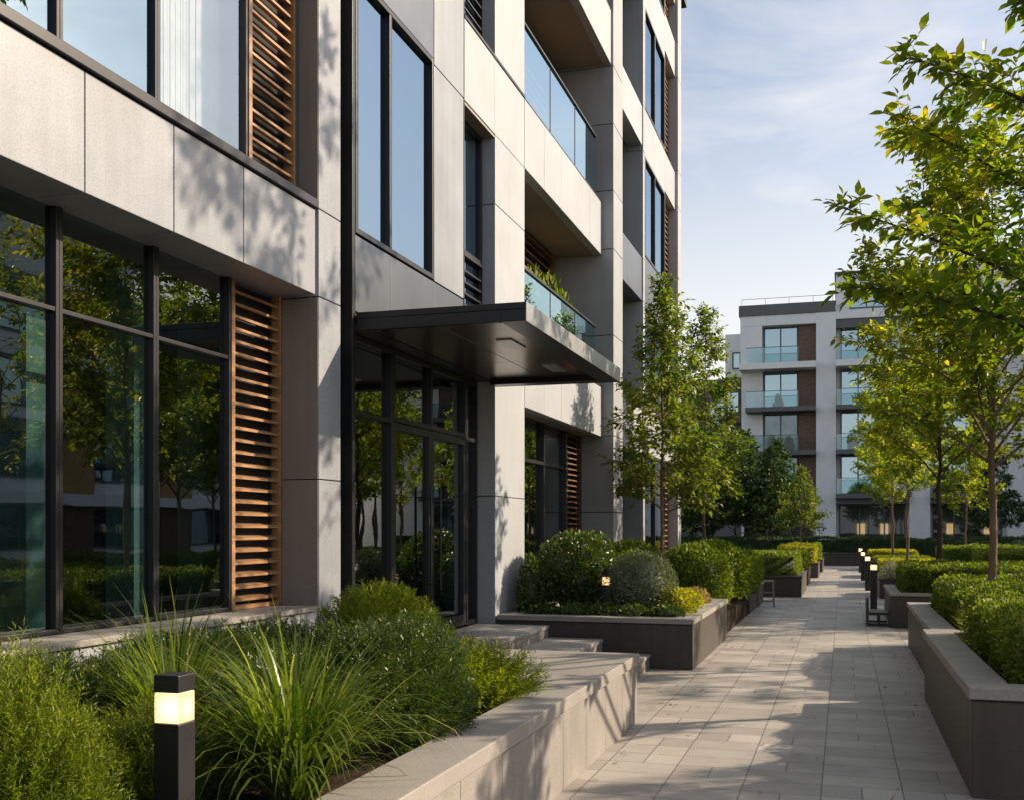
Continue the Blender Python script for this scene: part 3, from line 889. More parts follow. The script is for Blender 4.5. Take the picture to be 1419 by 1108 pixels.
# -- far bays
for k, (lo, hi) in enumerate(((3.2, 4.1), (6.35, 7.25), (9.6, 10.42), (12.8, 13.7))):
    panels('spandrel_band', M['steel'] if k == 1 else M['panel_warm'], -4.32, F-.02, [19.205, 20.8, 22.39], [lo, hi])
    z0, z1 = ((.0, 3.2), (4.1, 6.35), (7.25, 9.6), (10.42, 12.8))[k]
    window(-4.45, 20.5, 22.2, z0+.02, z1-.01, (), (z0+.9,), fw=.06, dep=.10, gl='glass_up')
    panels('wall_panel', M['pillar'], -4.6, -4.34, [19.205, 20.49], [z0+.01, z1-.01])
panels('bay_cheek', M['pillar'], -4.62, F, [22.4, 22.62], [0, 3.2, 4.1, 6.35, 7.25, 9.5, 10.45, 12.8, TOP])
for k, (z0, z1) in enumerate(((.3, 3.2), (4.2, 6.33), (7.35, 9.45), (10.46, 12.6), (13.6, TOP-.4))):
    window(F-.045, 22.63, 25.29, z0, z1, (23.9,), (), fw=.055, dep=.09, gl='glass_up' if k else 'glass')
    zt = (4.19, 7.34, 10.45, 13.59, TOP)[k]
    panels('spandrel_band', M['steel'] if k == 1 else M['panel_warm'], -4.14, F-.002, [22.63, 23.9, 25.29], [z1+.006, zt])
    za, zb = ((.05, 3.2), (4.1, 6.35), (7.25, 9.5), (10.45, 12.8), (13.7, TOP-.4))[k]
    louvre(-4.16, 25.32, 26.88, za, zb, mat='wood', pitch=.13)
    zn = (4.1, 7.25, 10.45, 13.7, TOP)[k]
    panels('spandrel_band', M['panel_warm'], -4.3, F-.003, [25.31, 26.89], [zb+.02, zn-.006])
panels('pillar', M['panel_warm'], -4.62, -3.93, [26.9, 27.45], [0, 3.2, 6.35, 7.25, 9.6, 10.5, 12.8, 13.7, TOP])
m = MB(); m.box(-4.7, -3.86, 18.0, 27.95, TOP+.003, TOP+.12); m.build('coping', M['black'], B)

# ============================================================= ENTRANCE STEPS
st = empty('entrance_steps', (-3.2, 10.6, 0), 'broad pale stone steps rising to the glass entrance doors', 'steps')
for nm, x0, x1, z in (('landing', -4.20, -3.32, .47), ('tread', -3.318, -2.67, .33), ('tread', -2.668, -2.12, .17)):
    m = MB()
    for i in range(3):
        ya = 8.905+i*1.148
        m.box(x0, x1, ya, ya+1.144, z-.04, z)
    o = m.build(nm, M['stepstone'], st, bevel=.005)
    m = MB(); m.box(x0+.005, x1-.012, 8.91, 12.34, .0, z-.041); m.build('riser', M['wallstone'], o)

# ================================================================== PLANTERS
def planter(name, x0, x1, y0, y1, h, wm, cm, label, group=None, wall=.2, cap=.07, over=.018, soil=.10, joints=0, end=0, cat='planter', closed_far=True, step=None):
    t = empty(name, ((x0+x1)/2, (y0+y1)/2, 0), label, cat, group)
    def ring(m, a0, a1, b0, b1, wth, z0, z1, e=0):
        m.box(a0, a1, b0, b0+wth, z0, z1); m.box(a0, a1, b1-wth-e, b1, z0, z1)
        m.box(a0, a0+wth, b0+wth+.001, b1-wth-e-.001, z0, z1); m.box(a1-wth, a1, b0+wth+.001, b1-wth-e-.001, z0, z1)
    m = MB()
    if joints:
        n = max(1, round((y1-y0)/joints)); dy = (y1-y0)/n
        for i in range(n):
            m.box(x1-wall, x1, y0+i*dy+.002, y0+(i+1)*dy-.002, 0, h-cap-.012)
            m.box(x0, x0+wall, y0+i*dy+.002, y0+(i+1)*dy-.002, 0, h-cap-.012)
        m.box(x0+wall+.001, x1-wall-.001, y0, y0+wall, 0, h-cap-.012)
        m.box(x0+wall+.001, x1-wall-.001, y1-wall-end, y1, 0, h-cap-.012)
    else:
        ring(m, x0, x1, y0, y1, wall, 0, h-cap-.012, end)
    m.build('wall', wm, t, bevel=.004)
    m = MB()
    if end:
        pass
    ring(m, x0-over, x1+over, y0-over, y1+over, wall+.05, h-cap, h, end)
    m.build('cap', cm, t, bevel=.006)
    m = MB(); ring(m, x0+.01, x1-.01, y0+.01, y1-.01, wall-.03, h-cap-.013, h-cap-.001); m.build('shadow_gap', M['joint'], t)
    m = MB()
    nx, ny = max(2, int((x1-x0-2*wall)/.08)), max(2, int((y1-y0-2*wall-end)/.08))
    rr = random.Random(hash((round(x0*100), round(y0*100))) & 0xffff)
    for j in range(ny+1):
        for i in range(nx+1):
            m.v.append((x0+wall+(x1-x0-2*wall)*i/nx, y0+wall+(y1-y0-2*wall-end)*j/ny, h-soil+rr.uniform(-.015,.02)))
    for j in range(ny):
        for i in range(nx):
            a = j*(nx+1)+i; m.f.append((a, a+1, a+nx+2, a+nx+1))
    m.build('soil', M['soil'], t)
    return t

planter('raised_planter', -3.97, -1.64, -1.0, 8.90, .57, M['wallstone'], M['cap'], 'long raised pale stone planter in the foreground beside the entrance steps', wall=.26, cap=.085, joints=.62, end=1.55, soil=.09)
planter('raised_planter', -3.95, -1.64, 12.36, 16.1, .58, M['planter'], M['cap'], 'large dark fronted planter with pale cap right of the entrance steps', wall=.2, cap=.06, soil=.07)
planter('raised_planter', -3.7, -1.70, 20.9, 24.6, .44, M['planter'], M['cap'], 'low dark planter box beyond the round shrubs on the left of the path', wall=.12, cap=.04, soil=.06)
planter('raised_planter', -3.7, -.95, 26.4, 30.2, .50, M['planter'], M['planter'], 'dark planter box holding the clipped hedge left of the path', wall=.12, cap=.04, soil=.06)
GP = 'small dark planters along the left of the far path'
planter('planter_box', -2.4, -.98, 32.2, 34.6, .46, M['planter'], M['planter'], 'dark planter box just beyond the clipped hedge box on the left', GP, wall=.1, cap=.04, soil=.05)
planter('planter_box', -2.2, -.80, 37.0, 39.6, .50, M['planter'], M['planter'], 'dark planter box with a golden hedge on the left of the far path', GP, wall=.1, cap=.04, soil=.05)
planter('planter_box', -2.2, -.75, 42.0, 44.6, .48, M['planter'], M['planter'], 'farthest dark planter box on the left of the path', GP, wall=.1, cap=.04, soil=.05)
planter('planter_box', -.9, 1.2, 50, 51.6, .55, M['planter'], M['planter'], 'dark planter box closing the far end of the path', wall=.1, cap=.04, soil=.05)
planter('raised_planter', .73, 3.7, 6.97, 10.9, .66, M['planter'], M['cap'], 'nearest large dark planter with pale cap at right edge of the path', wall=.2, cap=.07, soil=.1)
planter('raised_planter', .85, 3.7, 11.15, 15.85, .60, M['planter'], M['cap'], 'second dark planter on the right with small golden grass at its near end', wall=.2, cap=.06, soil=.08)
planter('raised_planter', .73, 3.6, 18.6, 21.4, .57, M['planter'], M['cap'], 'third dark planter on the right beside the low black bench', wall=.14, cap=.05, soil=.06)
GQ = 'small dark planters along the right of the far path'
planter('planter_box', .80, 3.2, 26.4, 29.0, .46, M['planter'], M['planter'], 'dark planter box with pale flowers on the right of the far path', GQ, wall=.1, cap=.04, soil=.05)
planter('planter_box', .74, 3.0, 31.6, 34.2, .48, M['planter'], M['planter'], 'dark planter box with low golden hedge on the right of the far path', GQ, wall=.1, cap=.04, soil=.05)
planter('planter_box', .74, 3.0, 37.4, 40.0, .48, M['planter'], M['planter'], 'last but one dark planter box on the right of the path', GQ, wall=.1, cap=.04, soil=.05)
planter('planter_box', .74, 3.0, 44.0, 46.8, .50, M['planter'], M['planter'], 'farthest dark planter box on the right of the path', GQ, wall=.1, cap=.04, soil=.05)

# ============================================================ FOREGROUND BED
SZ = .49
f1 = sprig_mesh('feathery_shrub', 11, (.46,.48,.76), 3000, M['leaf_feather'], slen=.26, leaf=.028, width=.0055, per=26, up=1.2, lump=.30, depth=.6)
plant(f1, 'feathery_shrub', (-2.50, 2.66, SZ), 'large feathery green shrub at the left edge of the foreground bed', 'shrub')
f2 = sprig_mesh('feathery_shrub', 12, (.42,.42,.42), 1700, M['leaf_feather'], slen=.22, leaf=.026, width=.0045, per=26, up=1.0, lump=.28, depth=.55)
plant(f2, 'feathery_shrub', (-2.66, 3.80, SZ), 'low feathery shrub directly behind the lit bollard lamp', 'shrub')
g1 = grass_mesh('ornamental_grass', 21, 420, .86, 1.0, .011, M['leaf_grass'], 1.0)
plant(g1, 'ornamental_grass', (-3.02, 4.40, SZ), 'upright tuft of ornamental grass below the ledge of the large window', 'grass')
g2 = grass_mesh('ornamental_grass', 22, 700, .84, 1.2, .014, M['leaf_grass'], 1.1, base=.10)
plant(g2, 'ornamental_grass', (-2.16, 3.98, SZ), 'biggest fountain of arching ornamental grass right of the lit bollard', 'grass')
g3 = grass_mesh('ornamental_grass', 23, 460, .62, 1.0, .009, M['leaf_grass'], 1.0, base=.12)
plant(g3, 'ornamental_grass', (-3.05, 5.75, SZ), 'dense low grass tuft in front of the wooden louvre panel', 'grass')
g4 = grass_mesh('ornamental_grass', 24, 420, .58, 1.0, .009, M['leaf_grass'], 1.0, base=.14)
plant(g4, 'ornamental_grass', (-2.75, 5.15, SZ), 'yellowish grass tuft between the arching grass and the round bush', 'grass')
g5 = grass_mesh('ornamental_grass', 25, 380, .60, 1.0, .009, M['leaf_grass'], 1.0, base=.14)
plant(g5, 'ornamental_grass', (-3.55, 6.6, SZ), 'grass tuft at the foot of the concrete pillar', 'grass')
s3 = sprig_mesh('round_bush', 13, (.46,.50,.74), 2200, M['leaf_feather'], slen=.13, leaf=.032, width=.008, per=14, up=.6, depth=.35)
plant(s3, 'round_bush', (-2.98, 6.75, SZ), 'round fresh green bush in front of the entrance doors', 'bush')
s4 = sprig_mesh('mounded_shrub', 14, (.44,.66,.66), 3000, M['leaf_shrub'], slen=.13, leaf=.028, width=.007, per=15, up=.7, depth=.4)
plant(s4, 'mounded_shrub', (-2.28, 5.22, SZ), 'dark mounded shrub spilling towards the pale stone wall', 'shrub')
s5 = sprig_mesh('juniper', 15, (.50,.60,.42), 1300, M['leaf_feather'], slen=.22, leaf=.034, width=.0075, per=18, up=.35, depth=.5)
plant(s5, 'juniper', (-2.30, 6.42, SZ), 'low spreading yellow green juniper at the far end of the foreground bed', 'shrub')
lowm = sprig_mesh('ground_cover', 16, (.40,.40,.52), 1100, M['leaf_shrub'], slen=.12, leaf=.03, width=.007, per=13, up=.6)
LC = ['low leafy ground cover below the first window bay', 'low leafy ground cover between grass tuft and round bush', 'low leafy ground cover below the wooden louvre', 'low leafy ground cover near the dark mounded shrub', 'low leafy ground cover at the bottom left behind the feathery shrub', 'low leafy ground cover against the plinth at the foot of the second window bay', 'low leafy ground cover against the plinth below the third window bay', 'low leafy ground cover against the plinth at the far left']
for (x, y), lb in zip(((-3.5, 4.9), (-2.9, 6.05), (-3.55, 5.7), (-2.55, 4.55), (-3.2, 3.4), (-3.55, 5.25), (-3.5, 6.2), (-3.5, 4.2)), LC):
    plant(lowm, 'ground_cover', (x, y, SZ), lb, 'ground cover', 'low ground cover plants in the foreground bed', rnd.random()*6, (1.2,1.2,1.15))

# bollard lamps
def bollard_parts(hh, wd):
    a = wd/2
    b = MB(); b.box(-a, a, -a, a, 0, hh-.165); post = b
    l = MB(); l.box(-a*.94, a*.94, -a*.94, a*.94, hh-.163, hh-.062)
    k = MB(); k.box(-a, a, -a, a, hh-.060, hh)
    e = MB(); e.sphere((0,0,hh-.116), a*.42)
    return post, l, k, e
def bollard(loc, hh, wd, label, group):
    t = empty('bollard_lamp', (0,0,0), label, 'bollard lamp', group)
    post, l, k, e = bollard_parts(hh, wd)
    post.build('post', M['black'], t, bevel=.004)
    g_ = l.build('lamp_glass', M['frost'], t)
    e.build('lamp_bulb', M['lamp'], g_, smooth=True)
    k.build('lamp_cap', M['black'], t, bevel=.004)
    t.location = loc; ORG[t.name] = tuple(loc)
    return t
GB = 'square black bollard lamps'
bollard((-2.20, 3.22, .47), .635, .10, 'nearest square black bollard lamp glowing warm among the grasses', GB)
bollard((-2.83, 13.25, .50), .57, .09, 'black bollard lamp between the two round shrubs in the dark planter', GB)
for (x, y), lb in zip(((.58, 23.0), (.60, 29.8), (.58, 35.6), (.60, 42.2)), ('nearest tall bollard lamp on the right just beyond the low bench', 'second bollard lamp in the row right of the far path', 'third bollard lamp in the row right of the far path', 'farthest bollard lamp in the row right of the far path')):
    bollard((x, y, 0), .95, .13, lb, GB)

# ========================================================= LEFT MIDDLE SHRUBS
SA = .50
big = shrub_mesh('round_shrub', 31, (.52,.52,.60), 8000, .05, M['leaf_shrub'], lump=.12)
plant(big, 'round_shrub', (-3.27, 13.55, SA), 'big dark green round shrub beside the sunlit pillar', 'shrub')
gry = shrub_mesh('round_shrub', 32, (.45,.45,.46), 10000, .035, M['leaf_grey'], lump=.06, ratio=.35)
plant(gry, 'round_shrub', (-2.42, 13.35, SA), 'grey green clipped round shrub right of the small bollard lamp', 'shrub')
slim = shrub_mesh('slim_shrub', 33, (.16,.18,.40), 1500, .045, M['leaf_shrub'])
plant(slim, 'slim_shrub', (-3.72, 12.95, SA), 'small slim shrub tucked against the foot of the sunlit pillar', 'shrub')
gc = shrub_mesh('low_shrub', 34, (.22,.18,.11), 700, .045, M['leaf_shrub'], lump=.2)
GL = ['low leafy plant at the left end of the dark planter front', 'low leafy plant below the big dark shrub', 'low leafy plant in front of the small bollard lamp', 'low leafy plant below the grey round shrub', 'low leafy plant at the right corner of the dark planter']
for (x, y), lb in zip(((-3.5, 12.78), (-3.1, 12.78), (-2.75, 12.8), (-2.4, 12.76), (-2.0, 12.8)), GL):
    plant(gc, 'low_shrub', (x, y, SA), lb, 'plant', 'low plants along the front of the dark planter', rnd.random()*6)
yel = shrub_mesh('golden_shrub', 35, (.22,.26,.20), 1800, .04, M['leaf_yellow'], lump=.2)
plant(yel, 'golden_shrub', (-1.98, 13.35, SA), 'bright golden shrub at the sunny corner of the dark planter', 'shrub')
plant(yel, 'golden_shrub', (-1.98, 14.15, SA), 'smaller golden shrub behind the corner one on the dark planter', 'shrub', None, 2, (.85,.85,.85))
pk = shrub_mesh('heather', 36, (.18,.22,.16), 1400, .035, M['leaf_pink'], lump=.2)
plant(pk, 'heather', (-1.98, 15.2, SA), 'pinkish heather mound at the far end of the dark planter', 'plant')
mid = shrub_mesh('bushy_shrub', 37, (.62,.62,.66), 6500, .06, M['leaf_box'], lump=.16)
MS = [((-3.0, 16.5), .82, 'light leafy shrub behind the grey round shrub'), ((-2.24, 17.0), .92, 'largest leafy shrub at the foot of the first young tree'), ((-2.1, 18.7), .95, 'leafy shrub at the foot of the second young tree'),
      ((-3.45, 18.2), .95, 'leafy shrub against the pale building pillar'), ((-1.95, 20.2), .72, 'leafy shrub just before the low dark planter box'), ((-2.0, 22.0), .72, 'leafy shrub growing in the low dark planter box')]
for (x, y), k, lb in MS:
    plant(mid, 'bushy_shrub', (x, y, .38 if y > 20.5 else .33), lb, 'shrub', 'light leafy shrubs left of the path', rnd.random()*6, (k, k, k))
m = MB()
tag(m.box(-3.9, -1.72, 16.4, 20.6, 0, .32).build('planting_mound', M['soil']), kind='structure')

h1 = hedge_mesh('box_hedge', 41, 2.4, 3.4, .56, M['leaf_box'], 1500, .045)
plant(h1, 'box_hedge', (-2.28, 28.3, .44), 'long clipped box hedge in the dark planter left of the path', 'hedge')
h2 = hedge_mesh('box_hedge', 42, 1.2, 2.2, .5, M['leaf_box'], 1300, .055)
plant(h2, 'box_hedge', (-1.65, 33.4, .41), 'clipped green hedge cube beyond the long hedge box', 'hedge')
h3 = hedge_mesh('box_hedge', 43, 1.2, 2.3, .6, M['leaf_yellow'], 1000, .06)
plant(h3, 'box_hedge', (-1.5, 38.3, .45), 'golden clipped hedge cube on the left of the far path', 'hedge')
plant(h2, 'box_hedge', (-1.45, 43.3, .43), 'farthest clipped green hedge cube on the left', 'hedge', None, 0, (1, 1, 1.2))
gr2 = grass_mesh('ornamental_grass', 26, 160, .7, .9, .014, M['leaf_grass'], .8, base=.2, seg=5)
for (x, y), lb in zip(((-2.9, 24.9), (-2.2, 25.5), (-2.7, 30.9)), ('tuft of light grass before the long hedge box', 'tuft of light grass beside the pale wire stand', 'tuft of light grass behind the long clipped hedge')):
    plant(gr2, 'ornamental_grass', (x, y, .0), lb, 'grass', None, 0, (1, 1, 1.7))

bp = shrub_mesh('balcony_plant', 38, (.34,.42,.62), 2200, .07, M['leaf_box'], lump=.2, depth=.5, jag=.08)
for (y, k), lb in zip(((14.9, .95), (15.9, 1.1), (17.0, 1.15), (17.75, .9)), ('leafy plant at the near end of the balcony above the canopy', 'leafy plant second along the balcony above the canopy', 'tallest leafy plant on the balcony above the canopy', 'leafy plant at the far end of the balcony above the canopy')):
    plant(bp, 'balcony_plant', (-4.53, y, 3.425), lb, 'plant', 'leafy plants on the lowest balcony', y*2, (.8*k, k, 1.7*k))

rg_ = np.random.default_rng(5)
nl_ = 170
P_ = np.stack([rg_.uniform(-1.6, .7, nl_), rg_.uniform(5, 30, nl_), np.full(nl_, .006)], 1)
P_[:60,0] = rg_.choice([-1.52, .66], 60)+rg_.normal(size=60)*.06
D_ = rg_.normal(size=(nl_,3)); D_[:,2] = .08
V_, F_, a_ = leaf_arrays(rg_, P_, D_, np.tile(np.array((0,0,1.)), (nl_,1))+rg_.normal(size=(nl_,3))*.15, rg_.uniform(.03,.07,nl_), rg_.uniform(.018,.034,nl_), T_FULL, -.12)
tag(link('fallen_leaves', tri_mesh('fallen_leaves', V_, F_, [M['leaf_pink']], a_)), 'scattered dry leaves lying on the paving', 'leaves', kind='stuff')

# pale wire stand left of the path
ws = empty('wire_stand', (-1.52, 22.9, 0), 'pale open wire plant stand beside the low dark planter', 'plant stand')
m = MB()
for dx in (-.13, .13):
    for dy in (-.13, .13):
        m.tube([(-1.52+dx*1.15, 22.9+dy*1.15, 0), (-1.52+dx, 22.9+dy, .54)], .011, 6)
for z in (.12, .30, .53):
    for a, b in (((-.13,-.13),(.13,-.13)), ((.13,-.13),(.13,.13)), ((.13,.13),(-.13,.13)), ((-.13,.13),(-.13,-.13))):
        m.tube([(-1.52+a[0], 22.9+a[1], z), (-1.52+b[0], 22.9+b[1], z)], .009, 6)
m.build('frame', M['cap'], ws)
m = MB(); m.box(-1.645, -1.395, 22.775, 23.025, .535, .55); m.build('tray', M['cap'], ws)

# low black bench right of the path
bn = empty('bench', (.56, 19.2, 0), 'low black metal bench against the third dark planter on the right', 'bench')
m = MB(); m.prism([(18.85, .0), (19.65, .0), (19.65, .46), (18.95, .46)], 0, .36, .40); m.build('end_panel', M['black'], bn, bevel=.003)
m = MB(); m.box(.402, .71, 18.9, 19.6, .18, .225); m.build('seat', M['black'], bn, bevel=.003)
for yy in (18.9, 19.57):
    m = MB(); m.box(.402, .71, yy, yy+.03, .01, .04); m.build('base_rail', M['black'], bn)
for yy in (18.9, 19.57):
    m = MB(); m.box(.55, .58, yy, yy+.03, .041, .179); m.build('leg', M['black'], bn)

# ============================================================== RIGHT HEDGES
hr1 = hedge_mesh('box_hedge', 51, 2.3, 3.3, .44, M['leaf_box'], 4200, .030, .045, .12)
plant(hr1, 'box_hedge', (2.2, 8.92, .55), 'nearest clipped box hedge in the large planter at the right edge', 'hedge')
hr2 = hedge_mesh('box_hedge', 52, 2.1, 3.6, .46, M['leaf_box'], 2600, .036, .04, .12)
plant(hr2, 'box_hedge', (2.2, 13.8, .51), 'clipped box hedge around the trunk of the large right tree', 'hedge')
hr3 = hedge_mesh('box_hedge', 53, 2.3, 2.3, .5, M['leaf_box'], 2000, .042)
plant(hr3, 'box_hedge', (2.1, 20.0, .50), 'clipped box hedge in the planter behind the low black bench', 'hedge')
for (y, k, lb, mm) in ((27.7, .9, 'low hedge behind the pale flowers on the right', h2), (32.9, .9, 'low golden hedge beside the second far bollard', h3), (38.7, .9, 'low green hedge beside the third far bollard', h2), (45.4, 1.0, 'farthest low hedge on the right of the path', h3)):
    plant(mm, 'box_hedge', (1.85, y, .40), lb, 'hedge', None, 0, (1.4, .95, .65*k))
wf = shrub_mesh('flower_mound', 54, (.22,.24,.22), 700, .06, M['leaf_white'], lump=.2)
plant(wf, 'flower_mound', (1.05, 26.75, .42), 'pale flower mound at the corner of a far right planter', 'flowers')
gy = grass_mesh('golden_grass', 55, 260, .30, 1.0, .007, M['leaf_yellow'], .9, base=.10, seg=5)
plant(gy, 'golden_grass', (1.25, 11.55, .52), 'small golden grass between the two nearest right hedges', 'grass')
plant(pk, 'heather', (1.5, 11.75, .52), 'small pinkish heather behind the golden grass on the right', 'plant', None, 1, (.7,.7,.8))
lh = hedge_mesh('box_hedge', 56, 7.0, 1.6, .95, M['leaf_box'], 900, .06, .05)
for (x, y), lb in zip(((8.2, 16.5), (8.0, 24.5), (7.2, 33.5), (7.0, 44)), ('long hedge row at the right edge level with the third planter', 'long sunlit hedge row crossing behind the right tree trunks', 'second long hedge row behind the right tree trunks', 'farthest long hedge row behind the right tree trunks')):
    plant(lh, 'box_hedge', (x, y, 0), lb, 'hedge')
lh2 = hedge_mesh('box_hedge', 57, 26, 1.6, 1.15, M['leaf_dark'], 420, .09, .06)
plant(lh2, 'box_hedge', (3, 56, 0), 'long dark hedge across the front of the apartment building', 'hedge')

# ===================================================================== TREES
X1, Y1_ = 3.0, 11.5
def rel(p): return (p[0]-X1, p[1]-Y1_, p[2]-.55)
lm = [[(X1,Y1_,2.55), (1.75,8.9,3.1), (1.30,8.9,3.48), (.65,8.95,3.85), (-.02,8.87,4.12)],
      [(X1,Y1_,2.45), (1.7,8.7,2.85), (1.1,8.6,3.15), (.55,8.6,3.35), (.10,8.7,3.46)],
      [(X1,Y1_,3.4), (1.8,9.0,3.85), (1.36,9.0,4.15), (.85,9.0,4.55), (.42,9.0,4.80)],
      [(X1,Y1_,4.2), (1.8,8.9,4.5), (1.3,8.9,4.82), (.9,8.9,5.05), (.50,8.9,5.24)],
      [(X1,Y1_,4.7), (1.9,8.8,5.05), (1.5,8.8,5.35), (1.18,8.8,5.68)],
      [(X1,Y1_,3.0), (1.9,9.4,3.5), (1.4,9.8,3.9), (.9,10.2,4.25)],
      [(X1,Y1_,3.6), (1.9,8.3,4.1), (1.45,7.9,4.5)]]
t1 = tree_meshes(101, 9.0, 1.9, 2.25, .065, .115, 'round', 21, .085, .046, 'leaf_near', 'bark_dk', T_FULL, [[rel(q) for q in l] for l in lm], (.16,.36), keep=lambda e: e.x > -.25 or e.z > 5.6, sub=1)
GT = 'young broadleaf trees right of the path'
place_tree(t1, (X1, Y1_, .55), 0, 'nearest broadleaf tree whose leafy branches reach in from the right edge', GT)
t2 = tree_meshes(102, 5.9, 1.75, 1.65, .055, .098, 'round', 50, .075, .038, 'leaf_tree', 'bark', T_FULL)
place_tree(t2, (1.70, 14.0, .52), .6, 'large sunlit broadleaf tree with a pale trunk rising from the right hedge', GT)
t3 = tree_meshes(103, 5.7, 1.9, 1.5, .06, .105, 'round', 32, .08, .042, 'leaf_tree', 'bark_dk')
place_tree(t3, (1.72, 21.9, .5), 1.2, 'broadleaf tree with a thicker dark trunk behind the large sunlit tree', GT)
t4 = tree_meshes(104, 5.8, 2.0, 1.45, .05, .125, 'oval', 30, .09, .048, 'leaf_tree', 'bark')
for (x, y, k), lb in zip(((1.68, 31.6, 1.0), (1.66, 40.5, 1.0), (1.9, 47, .95), (5.2, 29, 1.0), (7.5, 38, 1.05), (5.0, 50, 1.0)),
        ('slender tree third in the row right of the path', 'slender tree fourth in the row right of the path', 'slender tree farthest in the row right of the path', 'tree rising behind the long sunlit hedge row on the right', 'tree farther right in front of the apartment building', 'tree standing right of the path end before the apartments')):
    place_tree(t4, (x, y, .4 if x < 3 else 0), rnd.random()*6, lb, GT, sc=k)
tl1 = tree_meshes(105, 5.3, 1.45, .92, .045, .09, 'cone', 46, .06, .034, 'leaf_left', 'bark', rise=(.25,.6))
tl2 = tree_meshes(106, 5.5, 1.6, .92, .045, .09, 'cone', 44, .06, .034, 'leaf_left', 'bark', rise=(.25,.6))
GLT = 'young conical trees left of the path'
place_tree(tl1, (-2.82, 17.6, .33), .4, 'first young conical tree in front of the building beyond the canopy', GLT)
place_tree(tl2, (-2.62, 21.5, .40), 2.0, 'second young conical tree just behind the first on the left', GLT)
for (x, y, k), lb in zip(((19.5, 62, 3.3), (24, 70, 3.5)), ('very tall slim tree beyond the court, mirrored low in the entrance bay window', 'tallest slim tree at the far corner of the court')):
    place_tree(tl1, (x, y, 0), 1.0, lb, 'tall slim trees in the far corner of the court', name='poplar', sc=k)
# off to the right of the frame: seen in the window reflections, and throwing the dappled shade
for (x, y, k), lb in zip(((12.5, 13.5, 1.3), (9.2, 26.5, 1.35), (6.6, 27.5, 1.25), (11, 31, 1.3), (14, 22.0, 1.3)), ('tall tree out to the right level with the entrance', 'tall tree out to the right beyond the entrance', 'tall tree out to the right behind the sunlit hedge row', 'tall tree out to the right behind the others', 'tall tree standing farthest out to the right')):
    place_tree(t2, (x, y, 0), rnd.random()*6, lb, 'tall trees out to the right of the path', sc=k)
ta = tree_meshes(109, 6.6, 2.3, 1.6, .055, .10, 'round', 17, .10, .05, 'leaf_tree', 'bark', T_SIMPLE, sub=1)
for (x, y, k), lb in zip(((6.1, 16.2, 1.0), (6.5, 21.5, 1.05)), ('airy tree out to the right casting dappled shade on the stone wall', 'airy tree out to the right casting dappled shade across the path')):
    place_tree(ta, (x, y, 0), y, lb, 'airy trees out to the right of the path', sc=k)
place_tree(t4, (4.5, 9.0, 0), 2.2, 'small tree out to the right of the nearest planter shading the near paving', GT, sc=.76)
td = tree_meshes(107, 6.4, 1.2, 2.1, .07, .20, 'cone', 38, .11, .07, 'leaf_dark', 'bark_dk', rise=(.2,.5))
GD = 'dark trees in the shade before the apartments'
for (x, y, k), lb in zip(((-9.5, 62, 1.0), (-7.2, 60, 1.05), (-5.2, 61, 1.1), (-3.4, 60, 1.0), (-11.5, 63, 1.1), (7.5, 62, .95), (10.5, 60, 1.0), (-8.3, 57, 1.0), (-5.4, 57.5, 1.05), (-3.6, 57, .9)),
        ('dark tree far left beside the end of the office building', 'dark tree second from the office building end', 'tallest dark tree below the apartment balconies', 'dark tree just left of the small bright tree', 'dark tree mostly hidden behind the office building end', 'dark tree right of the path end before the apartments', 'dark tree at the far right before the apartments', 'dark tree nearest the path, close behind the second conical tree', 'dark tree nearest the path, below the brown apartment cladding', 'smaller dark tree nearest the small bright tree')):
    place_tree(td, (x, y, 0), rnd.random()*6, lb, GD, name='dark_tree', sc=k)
ts = tree_meshes(108, 4.6, 1.3, 1.3, .05, .13, 'cone', 32, .11, .06, 'leaf_left', 'bark', rise=(.25,.6))
place_tree(ts, (-1.95, 54, 0), .3, 'small brighter tree standing before the white apartment pillar', None)

# ====================================================== APARTMENT BUILDING
AY = 77.0
A = empty('apartment_building', (2, AY, 0), 'white and brown apartment block with glass balconies at the far end', 'building')
m = MB(); m.box(-6.9, 30, AY+.9, AY+14, 0, 16.4); m.build('wall', M['white_wall'], A)
m = MB(); m.box(-24, -6.92, AY+2.2, AY+13, 0, 12.4); m.build('side_block', M['grey_wall'], A)
m = MB(); m.box(-8.1, -6.93, AY+1.6, AY+9, 12.42, 15.5); m.build('side_block', M['white_wall'], A)
m = MB(); m.box(-8.15, -6.95, AY+1.55, AY+2.19, 9.2, 12.38); m.build('brown_cladding', M['clad'], A)
m = MB(); m.box(-.5, 12, AY+1.2, AY+12, 16.42, 19.2); m.build('penthouse', M['white_wall'], A)
m = MB(); m.box(-.6, 12.1, AY+1.1, AY+12.1, 19.21, 19.35); m.build('penthouse_roof', M['grey_wall'], A)
o = window(0, 0, 1, 0, 1, par=A) if False else None
def fwin(x0, x1, z0, z1, yy, muls=(), gl='glass_far', fm='grey_wall', fw=.09, name='window', curtain=False):
    """window in a wall that faces -Y"""
    m = MB(); a, b = yy-.06, yy+.06
    m.box(x0, x0+fw, a, b, z0, z1).box(x1-fw, x1, a, b, z0, z1).box(x0+fw, x1-fw, a, b, z0, z0+fw).box(x0+fw, x1-fw, a, b, z1-fw, z1)
    for q in muls: m.box(q-fw/2, q+fw/2, a, b, z0+fw, z1-fw)
    o = m.build(name, M[fm], A)
    g_ = MB(); g_.v = [(x0+fw*.5, yy, z0+fw*.5), (x1-fw*.5, yy, z0+fw*.5), (x1-fw*.5, yy, z1-fw*.5), (x0+fw*.5, yy, z1-fw*.5)]; g_.f = [(0,1,2,3)]
    g_.build('pane', M[gl], o)
    return o
fwin(.4, 3.9, 16.75, 17.75, AY+1.17, (1.5, 2.6))
fwin(5.6, 8.4, 16.75, 17.75, AY+1.17, (7.0,))
